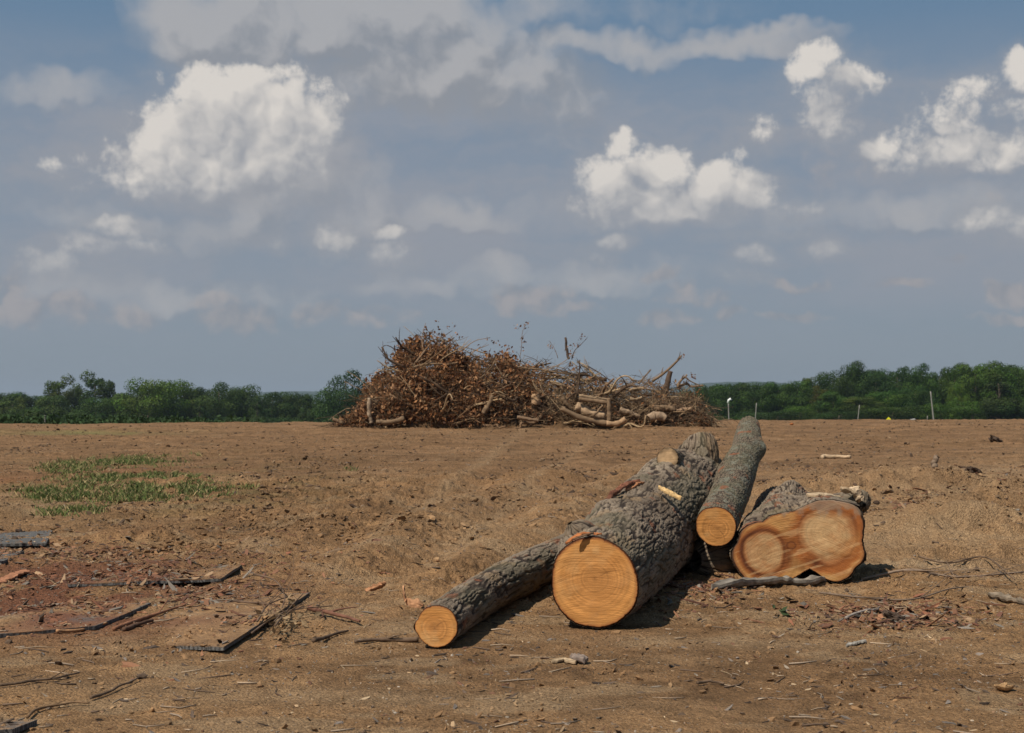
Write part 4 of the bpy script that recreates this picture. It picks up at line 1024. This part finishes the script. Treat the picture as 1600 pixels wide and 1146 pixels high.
    for k in range(14):
        l = rnd.uniform(1.0, 2.4); pts = [np.array([0, 0, 0]), np.array([l*.35, rnd.uniform(-.06, .06)*l, rnd.uniform(-.05, .06)*l]), np.array([l*.7, rnd.uniform(-.09, .09)*l, rnd.uniform(-.06, .08)*l]), np.array([l, rnd.uniform(-.14, .14)*l, rnd.uniform(-.08, .12)*l])]
        r = rnd.choice((.022, .03, .04, .055, .08)); ac = stick(pts, r, r*.35, sides=6, col=[(.18,.11,.062),(.26,.17,.095),(.09,.056,.034),(.36,.25,.145)][k % 4], seed=200+k, side_twigs=rnd.randrange(3, 8), n=14, wig=.5)
        protos.append(ac.mesh('branch', M_WOOD, True))
    for i in range(190):
        xr = (590, 760) if i < 45 else (740, 1060)
        x, y, z, h = pile_surface(rng, 1, .8, 1.0, xr=xr); px = 800+x[0]/KP
        if h[0] < .25: continue
        kk = rnd.randrange(14); o = obj('branch', protos[kk]); tone = ('brown', 'tan', 'dark', 'pale')[kk % 4]; zone = 'leafy left' if px < 740 else ('high middle' if px < 930 else 'low right')
        yaw = rnd.gauss(0, .55)+(math.pi if rnd.random() < .5 else 0); el = rnd.gauss(.1, .35) if px > 740 else rnd.gauss(.5, .45)
        o.location = (x[0]-.4*math.cos(yaw), y[0]-.1, z[0]-(.25 if el > 0 else 0)*1.0); o.rotation_euler = (rnd.uniform(0, 6), -el, yaw); s = rnd.uniform(.6, 1.05); o.scale = (s, s, s)
        tag(o, f'{tone} branch tangled in the {zone} part of the brush pile', 'branch', f'{tone} branches in the {zone} part of the brush pile')
    # the branches and logs one can pick out
    def br(label, pix, r0, r1, col, Y=YP-1.5, tw=0, name='branch', cat='branch', Y2=None, seed=0, sides=9):
        n = len(pix); pts = [P(x, y, Y+((Y2 or Y)-Y)*k/(n-1)) for k, (x, y) in enumerate(pix)]
        ac = stick(pts, r0*1.0, r1*1.0, sides=sides, col=col, seed=seed, side_twigs=tw, n=20, wig=.3 if r0 < .06 else .05)
        loc = pts[0]; o = obj(name, ac.mesh(name, M_WOOD, True, loc)); o.location = loc; tag(o, label, cat); return o
    DK = (.075,.05,.036); MD = (.20,.13,.08); TN = (.175,.115,.068); PL = (.26,.18,.108)
    S = 100
    items = [
     ('thin forked twig reaching out of the left shoulder of the brush pile', [(622,560),(615,545),(604,540),(597,545),(602,562)], .02,.008, DK, YP-1, 3),
     ('dark slanting branch on the left flank of the brush pile', [(592,648),(610,625),(632,590),(655,560),(672,538)], .07,.03, MD, YP-2.4, 3),
     ('long dark limb leaning up the left side of the brush pile', [(588,655),(602,632),(620,612),(640,585)], .10,.06, (.13,.085,.055), YP-2.8, 1),
     ('dark stick standing straight up from the crown of the brush pile', [(888,562),(885,545),(883,527)], .045,.038, DK, YP-.8, 0),
     ('thin leafy sprig rising highest over the middle of the brush pile', [(812,560),(815,540),(816,520),(822,506)], .012,.006, MD, YP-.2, 3),
     ('branching twig right of the straight upright stick', [(893,562),(898,548),(908,538),(918,528)], .016,.006, DK, YP-.6, 5),
     ('thin twig left of the straight upright stick', [(872,560),(866,545),(858,532)], .012,.005, MD, YP-.6, 3),
     ('long pale splintered branch pointing up right from the right end of the brush pile', [(1018,596),(1038,582),(1052,570),(1066,556)], .05,.03, TN, YP-1, 3),
     ('thick dark broken limb standing at the right end of the brush pile', [(1036,622),(1042,602),(1048,580)], .13,.085, (.10,.065,.045), YP-1.4, 0),
     ('crooked branch curving over the right tip of the brush pile', [(1058,604),(1072,600),(1082,604),(1098,602)], .05,.03, MD, YP-1.2, 4),
     ('pale stick crossing above the right tip of the brush pile', [(1068,588),(1080,596),(1096,604)], .03,.015, TN, YP-1.5, 1),
     ('forked branch stub on the right tip of the brush pile', [(1058,606),(1066,592),(1074,586)], .05,.03, MD, YP-1.3, 1),
     ('long pale branch lying level across the top middle of the brush pile', [(815,575),(840,577),(870,582),(900,588)], .035,.02, TN, YP-2.2, 2),
     ('arched pale branch in front of the leafy middle of the brush pile', [(720,612),(730,598),(752,590),(768,574),(776,558)], .035,.018, TN, YP-2.9, 3),
     ('bent grey branch across the leafy left of the brush pile', [(635,578),(660,570),(690,569),(715,568)], .04,.02, TN, YP-2.8, 2),
     ('twiggy dark branch over the sunken right shoulder of the brush pile', [(918,572),(935,582),(952,594),(966,602)], .02,.01, DK, YP-1, 4),
     ('short branch poking up from the right mound of the brush pile', [(998,600),(1008,588),(1018,578)], .03,.02, TN, YP-1, 2),
     ('pale branch sloping down through the middle of the brush pile', [(862,600),(890,606),(925,620),(960,624)], .05,.03, TN, YP-2.6, 2)]
    for k, it in enumerate(items): br(it[0], it[1], it[2], it[3], it[4], it[5], it[6], seed=300+k)
    logs = [
     ('white-flecked broken trunk standing at the left foot of the brush pile', [(580,662),(577,645),(578,622)], .14,.11, (.30,.22,.15), YP-3.3),
     ('pale log lying at the left foot of the brush pile', [(588,660),(610,660),(632,654)], .15,.14, TN, YP-3.6),
     ('small stump end poking left from the foot of the brush pile', [(520,655),(528,658),(536,662)], .11,.09, TN, YP-3.2),
     ('thick pale trunk leaning against the middle of the brush pile', [(756,646),(764,632),(770,618)], .15,.11, TN, YP-3.3),
     ('short dark log lying in front of the middle of the brush pile', [(808,652),(825,655),(842,658)], .10,.09, MD, YP-3.8),
     ('sawn log end facing out of the dark hollow in the brush pile', [(838,632),(838,622),(837,616)], .24,.21, (.36,.23,.13), YP-3.2),
     ('fat tan log sloping down under the right half of the brush pile', [(900,634),(918,644),(945,652)], .27,.23, (.38,.26,.16), YP-3.4),
     ('long tan log sloping to the ground before the right half of the brush pile', [(876,638),(900,650),(925,658),(950,662)], .13,.17, TN, YP-3.7),
     ('upright pale post-like log in front of the right half of the brush pile', [(952,658),(952,640),(951,622)], .13,.11, TN, YP-3.7),
     ('long straight log lying level in the right half of the brush pile', [(905,624),(930,627),(958,631)], .12,.11, TN, YP-3.6),
     ('pale log lying above the level log in the brush pile', [(905,619),(925,621),(948,625)], .09,.08, PL, YP-3.3),
     ('dark-ended curved log on the soil in front of the brush pile', [(948,662),(965,662),(978,655)], .15,.16, (.33,.21,.12), YP-3.9),
     ('tan log lying level near the right end of the brush pile', [(1022,638),(1038,638),(1054,640)], .19,.17, TN, YP-3.2),
     ('gnarled root stump low at the right end of the brush pile', [(1014,654),(1025,650),(1040,652)], .27,.22, (.27,.19,.125), YP-3.4),
     ('short log low at the far right of the brush pile', [(1058,644),(1068,641),(1080,640)], .14,.12, (.28,.18,.11), YP-3.0),
     ('crooked tan branch leaning between two logs of the brush pile', [(926,652),(934,642),(942,634)], .07,.05, TN, YP-3.8),
     ('slanting log left of the fat tan log in the brush pile', [(876,618),(884,630),(892,638)], .12,.10, TN, YP-3.3),
     ('weathered log half buried right of the curved log', [(968,640),(985,646),(1000,652)], .16,.13, (.26,.18,.115), YP-3.2),
     ('pale bare wood piece high in the right mound of the brush pile', [(984,610),(995,608),(1006,607)], .09,.06, PL, YP-2.4),
     ('pale broken wood piece in the centre right of the brush pile', [(984,624),(996,624),(1004,620)], .09,.06, PL, YP-2.9)]
    for k, it in enumerate(logs):
        br(it[0], it[1], it[2]*.62, it[3]*.58, it[4], it[5]-.38, 0, name='pile_log', cat='log', seed=400+k, sides=14)
build_pile()

# ------------------------------------------------------------------ trees
def crown_mesh(kind, seed):
    """crown of many small leaf faces spread over lobes; unit tree of height 1, about .9 wide"""
    rng = np.random.default_rng(seed); V_, C_ = [], []
    lobes = []
    if kind == 'round':
        for k in range(40):
            z = rng.uniform(.08, .88); w = .43*math.sin(math.pi*min(1, (z*.86+.14)))**.55; a = rng.random()*6.28; q = w*rng.uniform(.35, 1)**.6
            lobes.append((q*math.cos(a), q*math.sin(a), z, rng.uniform(.11, .20)))
        lobes.append((0, 0, .50, .30)); lobes.append((0, 0, .25, .28))
    elif kind == 'airy':
        for k in range(46):
            z = rng.uniform(.12, .95); w = .34*math.sin(math.pi*min(1, z*.85+.1))**.7+.03; a = rng.random()*6.28; q = w*rng.uniform(.3, 1.1)
            lobes.append((q*math.cos(a), q*math.sin(a), z, rng.uniform(.05, .125)))
    elif kind == 'cone':
        for k in range(34):
            z = rng.uniform(.05, .95); w = .40*(1-z)**.8; a = rng.random()*6.28; q = w*rng.uniform(.5, 1)
            lobes.append((q*math.cos(a), q*math.sin(a), z, .05+.09*(1-z)))
        lobes.append((0, 0, .35, .22))
    else:  # bush
        for k in range(22):
            a = rng.random()*6.28; z = rng.uniform(.1, .75); q = .48*math.sqrt(max(.05, 1-z*z))*rng.random()**.5
            lobes.append((q*math.cos(a), q*math.sin(a), z, rng.uniform(.14, .22)))
    tot = sum(l[3]**2 for l in lobes); N = {'round': 19000, 'airy': 9000, 'cone': 12000, 'bush': 9000}[kind]
    for (cx, cy, cz, r) in lobes:
        n = int(N*r*r/tot); d = rng.standard_normal((n, 3)); d /= np.linalg.norm(d, axis=1)[:, None]
        rr = r*(.72+.38*rng.random((n, 1))); c = np.array([cx, cy, cz])+d*rr*np.array([1.1, 1.1, .85])
        c[:, 2] = np.maximum(c[:, 2], .015)
        nrm = d+.3*rng.standard_normal((n, 3)); nrm /= np.linalg.norm(nrm, axis=1)[:, None]
        a = np.cross(nrm, rng.standard_normal((n, 3))); a /= np.linalg.norm(a, axis=1)[:, None]; b = np.cross(nrm, a)
        s = .0115*(.6+.9*rng.random((n, 1)))
        V_.append(np.stack([c-a*s, c-b*s*.8, c+a*s*1.1, c+b*s*.7], 1).reshape(-1, 3))
        t = rng.uniform(.65, 1.3); cc = np.array([.046,.076,.015])*t*(.7+.6*rng.random((n, 1))); cc[:, 0] *= rng.uniform(.85, 1.2)
        C_.append(np.repeat(cc, 4, 0))
    V = np.vstack(V_); return mesh('crown', V, np.arange(len(V)).reshape(-1, 4), M_FOL, False, np.vstack(C_)), lobes
def trunk_mesh(lobes, seed, kind):
    rnd = random.Random(seed); ac = Acc()
    h = .8 if kind != 'bush' else .4
    V, Fc = tube(catmull([(0, 0, -.05), (.01, 0, .2), (-.01, .01, .5), (0, 0, h)], 12), np.linspace(.028, .006, 12), 8); ac.add(V, Fc)
    for l in rnd.sample(lobes, min(9, len(lobes))):
        z0 = max(.06, l[2]*.55); V, Fc = tube(catmull([(0, 0, z0), (l[0]*.5, l[1]*.5, (z0+l[2])/2+.02), l[:3]], 6), np.linspace(.012, .003, 6), 5); ac.add(V, Fc)
    return ac.mesh('trunk', M_TRUNK)
KINDS = {}
for kind, cnt in (('round', 5), ('airy', 2), ('cone', 3), ('bush', 3)):
    KINDS[kind] = []
    for k in range(cnt):
        cm_, lb = crown_mesh(kind, hash((len(kind), k)) % 1000+k); KINDS[kind].append((cm_, trunk_mesh(lb, k, kind)))
_rt = random.Random(77)
def tree(kind, px, top, wpx, D, label, tint=(1, 1, 1), group=None, cat='tree'):
    cmesh, tmesh = KINDS[kind][_rt.randrange(len(KINDS[kind]))]
    X = (px-800)/F*D; base = float(g_base(np.array([X]), np.array([float(D)]))[0])-.1
    H = CZ+(HOR-top+(4 if px < 560 else 2))/F*D-base; W = wpx/F*D
    name = {'bush': 'bush', 'cone': 'conifer'}.get(kind, 'tree')
    t = thing(name, (X, D, base), label, 'bush' if kind == 'bush' else cat, group, _rt.uniform(0, 6.28))
    sx = W/.80
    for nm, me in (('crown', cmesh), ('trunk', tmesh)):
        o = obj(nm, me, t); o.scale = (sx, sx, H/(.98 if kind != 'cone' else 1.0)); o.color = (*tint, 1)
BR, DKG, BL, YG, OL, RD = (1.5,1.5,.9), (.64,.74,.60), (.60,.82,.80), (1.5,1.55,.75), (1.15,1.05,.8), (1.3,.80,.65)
TREES = [
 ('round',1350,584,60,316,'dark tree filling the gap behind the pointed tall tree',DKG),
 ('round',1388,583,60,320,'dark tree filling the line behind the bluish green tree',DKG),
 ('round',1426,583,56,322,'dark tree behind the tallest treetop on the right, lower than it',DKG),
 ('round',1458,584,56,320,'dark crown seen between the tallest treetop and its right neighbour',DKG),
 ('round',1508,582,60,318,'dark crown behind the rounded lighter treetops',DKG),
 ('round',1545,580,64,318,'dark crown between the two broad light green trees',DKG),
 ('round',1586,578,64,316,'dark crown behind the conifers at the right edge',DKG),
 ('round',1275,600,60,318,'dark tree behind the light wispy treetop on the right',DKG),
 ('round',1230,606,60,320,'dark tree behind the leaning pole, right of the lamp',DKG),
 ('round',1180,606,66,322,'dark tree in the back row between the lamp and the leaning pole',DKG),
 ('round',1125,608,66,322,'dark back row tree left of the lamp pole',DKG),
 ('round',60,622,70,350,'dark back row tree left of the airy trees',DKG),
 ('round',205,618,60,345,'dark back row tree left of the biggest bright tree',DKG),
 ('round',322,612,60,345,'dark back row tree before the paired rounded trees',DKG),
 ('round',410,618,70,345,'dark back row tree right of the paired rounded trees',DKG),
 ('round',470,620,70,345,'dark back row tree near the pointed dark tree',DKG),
 ('airy',20,626,60,330,'small pale bushy tree low by the left edge',OL),
 ('round', 8,617,74,345,'dark rounded tree at the far left edge of the tree line',DKG),
 ('bush', 48,634,62,315,'low olive bush between the left edge tree and the first airy tree',OL),
 ('bush', 12,648,50,305,'yellowish bush low at the left edge of the tree line',YG),
 ('airy', 92,593,66,335,'left one of two tall airy trees in the left tree line',OL),
 ('round', 84,622,64,322,'green tree filling in below the left airy tree',(.95,1,.8)),
 ('airy', 118,612,34,340,'thin wispy tree between the two airy trees',OL),
 ('airy', 148,588,74,335,'right one of two tall airy trees, the taller of the pair',(.8,.9,.7)),
 ('airy', 171,600,26,338,'small wispy treetop just right of the taller airy tree',DKG),
 ('round', 150,626,66,318,'bush-like tree below the taller airy tree',(.8,.95,.7)),
 ('round', 183,619,52,330,'medium tree between the taller airy tree and the bright rounded tree',(.85,.85,.7)),
 ('round', 232,594,84,322,'bright green rounded tree, biggest in the left tree line',BR),
 ('round', 272,597,72,330,'rounded green tree touching the right side of the biggest one',BR),
 ('round', 304,608,44,334,'narrow dark tree between the bright trees and the middle pair',DKG),
 ('round', 342,601,62,328,'left one of the paired rounded trees in the middle of the left line',(.95,1.05,.8)),
 ('round', 380,604,64,334,'right one of the paired rounded trees in the middle of the left line',(.85,.95,.75)),
 ('bush', 330,650,44,300,'low bluish bush standing before the middle pair of trees',BL),
 ('cone', 312,628,44,318,'dark pointed tree behind the low bluish bush',DKG),
 ('cone', 402,622,42,318,'dark tree right of the middle pair, lower than them',DKG),
 ('round', 426,616,54,330,'dark flat-topped tree past the middle pair',DKG),
 ('round', 452,616,44,335,'dark tree left of the pointed one near the brush pile',DKG),
 ('cone', 478,610,48,326,'dark pointed tree near the right end of the left line',DKG),
 ('round', 504,626,46,326,'low dark tree at the right end of the left line',DKG),
 ('round', 540,582,74,285,'lone bluish round tree just left of the brush pile',BL),
 ('bush', 522,640,56,290,'dark bush at the foot of the lone tree by the brush pile',DKG),
 ('bush', 205,652,60,300,'low green bush before the bright rounded tree',(.9,1,.7)),
 ('bush', 262,652,66,300,'low bush under the right side of the biggest tree',(.9,1.05,.7)),
 ('bush', 120,652,70,300,'low dark bush before the two airy trees',DKG),
 ('bush', 375,650,60,305,'low dark bush before the paired rounded trees',DKG),
 ('bush', 440,650,80,305,'low dark bush before the flat-topped tree',DKG),
 ('round',1085,612,54,300,'dark tree half hidden by the right end of the brush pile',DKG),
 ('round',1110,603,54,310,'green tree between the brush pile and the lamp pole',(.7,.85,.6)),
 ('round',1140,601,54,305,'dark rounded tree behind the white lamp pole',(.68,.85,.62)),
 ('round',1165,600,52,315,'dark tree between the lamp pole and the leaning pole',DKG),
 ('round',1190,599,56,308,'dark rounded tree behind the leaning pole beside the lamp',(.65,.82,.6)),
 ('round',1217,601,54,312,'dark green tree just right of that leaning pole',(.7,.85,.62)),
 ('round',1246,597,56,306,'green tree above the light green bush in the right tree line',(.8,1,.7)),
 ('airy',1262,593,38,320,'light wispy treetop where the right tree line starts to rise',OL),
 ('bush',1250,630,46,285,'bright light-green bush in the right tree line',(1.1,1.35,.7)),
 ('airy',1282,606,36,290,'red-brown withered tree in the right tree line',RD),
 ('round',1301,580,50,300,'dark tall tree above the red-brown one',DKG),
 ('round',1331,571,46,305,'tall dark tree with a pointed top, right of the red-brown tree',(.62,.78,.55)),
 ('round',1303,614,46,285,'round green tree standing low in front of the red-brown one',(.8,1.05,.65)),
 ('round',1369,577,54,303,'bluish green tree between two taller dark tops',BL),
 ('round',1402,576,42,308,'green treetop left of the tallest one on the right',(.75,.95,.6)),
 ('round',1441,569,46,304,'tallest rounded treetop in the middle of the right tree line',(.7,.95,.6)),
 ('round',1422,574,36,310,'narrow treetop nestled left of the tallest one',(.75,.95,.6)),
 ('round',1468,577,42,306,'green treetop right of the tallest one',(.8,1,.6)),
 ('round',1348,622,58,282,'olive tree behind the right leaning pole',OL),
 ('round',1386,612,60,284,'green tree above the yellow sign',(.85,1.1,.6)),
 ('bush',1395,632,80,275,'wide dark green bush directly behind the yellow sign',(.85,.9,.6)),
 ('round',1430,606,50,292,'dark tree left of the tall pale pole',(.6,.8,.5)),
 ('round',1495,600,26,286,'small yellow-green treetop beside the tall pale pole',YG),
 ('bush',1470,628,78,274,'yellow-green bush at the foot of the tall pale pole',(1.0,1.2,.6)),
 ('bush',1518,622,70,276,'light green bush right of the tall pale pole',(1.05,1.2,.6)),
 ('round',1492,574,48,303,'rounded treetop where the right tree line turns lighter',(1,1.15,.65)),
 ('round',1524,571,56,300,'broad light green tree above the dark conifer, left of it',(1.05,1.2,.65)),
 ('round',1566,571,62,298,'broad light green tree above the dark conifer, right of it',(1.0,1.15,.62)),
 ('round',1604,569,58,300,'light green tree cut off by the right edge of the photo',(1,1.2,.65)),
 ('cone',1560,586,96,272,'large dark conifer near the right edge',(.55,.60,.45)),
 ('cone',1606,596,66,270,'dark conifer cut off by the right edge',(.6,.7,.5)),
 ('bush',1215,640,80,282,'low dark bush in the right line, left of the light green bush',DKG),
 ('bush',1140,640,90,285,'low dark bush at the foot of the white lamp pole',DKG),
 ('bush',1310,642,70,276,'low dark bush left of the right leaning pole',DKG)]
for tdef in TREES: tree(*tdef)

# ------------------------------------------------------------------ poles, sign, box
def pole(label, x0, y0, x1, y1, D, r, name='utility_pole', cat='pole', m=None):
    X = (x0-800)/F*D; base = float(g_base(np.array([X]), np.array([float(D)]))[0])-.2
    top = P(x1, y1, D); bx = P(x0, y0, D)
    # carry the lean down to the ground
    dirv = (top-bx); k = (base-top.z)/(bx.z-top.z); b0 = top+(bx-top)*k; t = thing(name, b0, label, cat)
    V, Fc = tube(catmull([tuple(Vector()), tuple((top-b0)*.5), tuple(top-b0)], 8), np.linspace(r*.8, r*.55, 8), 10)
    obj('shaft', mesh('shaft', V, Fc, m or M_POLE), t); return t, top-b0
t, tp = pole('tall grey pole topped by a white lamp, right of the brush pile', 1139,658,1138,628, 230, .16, 'lamp_pole')
ac = Acc(); V, Fc = tube([tuple(tp+Vector((-.1,0,-.25))), tuple(tp+Vector((.05,0,.25))), tuple(tp+Vector((.35,0,.45))), tuple(tp+Vector((.55,0,.30)))], [.12,.18,.22,.18], 10); ac.add(V, Fc, (1,1,1))
obj('lamp_head', ac.mesh('lamp_head', M_WHITE), t)
pole('grey leaning pole between the white lamp and the mossy log top', 1180,660,1182,630, 225, .13)
pole('thin grey leaning pole left of the yellow sign', 1340,660,1343,633, 225, .12)
pole('tall pale pole standing among the bushes right of the yellow sign', 1457,640,1454,612, 250, .19)
pole('thin short grey post under the tall pale pole', 1449,660,1449,650, 225, .10, 'post', 'post')
pole('pale wooden post in the crop at the left edge', 70,664,70,649, 64, .06, 'post', 'post')
def sign():
    D = 222; c = P(1388.5, 656, D); base = float(g_base(np.array([c.x]), np.array([float(D)]))[0])
    t = thing('road_sign', (c.x, D, base), 'yellow diamond road sign in front of the right tree line', 'sign')
    V, Fc = tube([(0, .05, 0), (0, .05, (c.z-base)*.5), (0, .05, c.z-base+.2)], [.04]*3, 8); obj('post', mesh('post', V, Fc, M_POLE), t)
    h = .42; z = c.z-base; 
    V = [(-h, 0, z), (0, 0, z-h), (h, 0, z), (0, 0, z+h), (-h, .02, z), (0, .02, z-h), (h, .02, z), (0, .02, z+h)]
    Fc = [(0, 1, 2, 3), (7, 6, 5, 4), (0, 4, 5, 1), (1, 5, 6, 2), (2, 6, 7, 3), (3, 7, 4, 0)]
    obj('panel', mesh('panel', V, Fc, M_YEL, False), t)
sign()
def box():
    import bmesh
    D = 224; c = P(1426, 661, D); base = float(g_base(np.array([c.x]), np.array([float(D)]))[0])
    bm = bmesh.new(); V = [(-.42,-.3,0),(.42,-.3,0),(.42,.3,0),(-.42,.3,0),(-.38,-.28,.6),(.36,-.28,.75),(.36,.28,.75),(-.38,.28,.6)]
    vs = [bm.verts.new(v) for v in V]
    for f in ((0,1,5,4),(1,2,6,5),(2,3,7,6),(3,0,4,7),(4,5,6,7),(3,2,1,0)): bm.faces.new([vs[i] for i in f])
    bmesh.ops.bevel(bm, geom=bm.edges[:], offset=.05, segments=2, affect='EDGES')
    me = bpy.data.meshes.new('utility_box'); bm.to_mesh(me); bm.free(); me.materials.append(M_GREYBOX)
    z0 = max(base, c.z-.05); o = obj('utility_box', me); o.location = (c.x, D, z0); o.scale = (1, 1, 1)
    tag(o, 'small pale grey box between the yellow sign and the tall pale pole', 'box')
    # orange clay lump on the crest
    V, Fc = ico(3); V = V*(1+.25*fbm3(V[:, 0]*1.5, V[:, 1]*1.5, V[:, 2]*1.5, 3, 5))[:, None]*np.array([.07,.05,.045])
    g = G(1237, 664); o = obj('clay_lump', mesh('clay_lump', V, Fc, M_ORANGE)); o.location = P(1237, 661, 50); o.location.z = min(o.location.z, gz1(o.location.x, 50)+.07)
    tag(o, 'small bright orange clay lump on the field crest', 'lump')
    for (px, py, r, lab) in ((1556, 692, .12, 'dark root clump lying in the open field near the right edge'), (1522, 742, .10, 'dark twisted bark lump in the disturbed soil at right'), (1400, 970, .06, 'black lump of bark in the right foreground chips')):
        g = G(px, py); V, Fc = ico(4); V = V*(1+.75*fbm3(V[:, 0]*2, V[:, 1]*2, V[:, 2]*2, 4, px))[:, None]*np.array([r*1.7, r, r*.7])
        o = obj('bark_lump', mesh('bark_lump', V, Fc, M_WOOD, False, np.tile([.075,.05,.035], (len(V), 1)))); o.location = g+Vector((0, 0, r*.3)); o.rotation_euler = (.2, .35, .5); tag(o, lab, 'bark')
box()

# ------------------------------------------------------------------ air
def haze():
    m = bpy.data.materials.new('haze'); m.use_nodes = True; t = NT(m.node_tree); t.n.clear()
    v = t.node('ShaderNodeVolumePrincipled'); v.inputs['Color'].default_value = c4(.62, .74, .90); v.inputs['Density'].default_value = .00012; v.inputs['Anisotropy'].default_value = .2
    o = t.node('ShaderNodeOutputMaterial'); t.l.new(v.outputs[0], o.inputs['Volume'])
    V = [(x, y, z) for z in (-14, 130) for (x, y) in ((-6700, -6700), (6700, -6700), (6700, 6700), (-6700, 6700))]
    Fc = [(3, 2, 1, 0), (4, 5, 6, 7), (0, 1, 5, 4), (1, 2, 6, 5), (2, 3, 7, 6), (3, 0, 4, 7)]
    tag(obj('haze', mesh('haze', V, Fc, m, False)), 'thin summer haze in the air', kind='stuff')
haze()
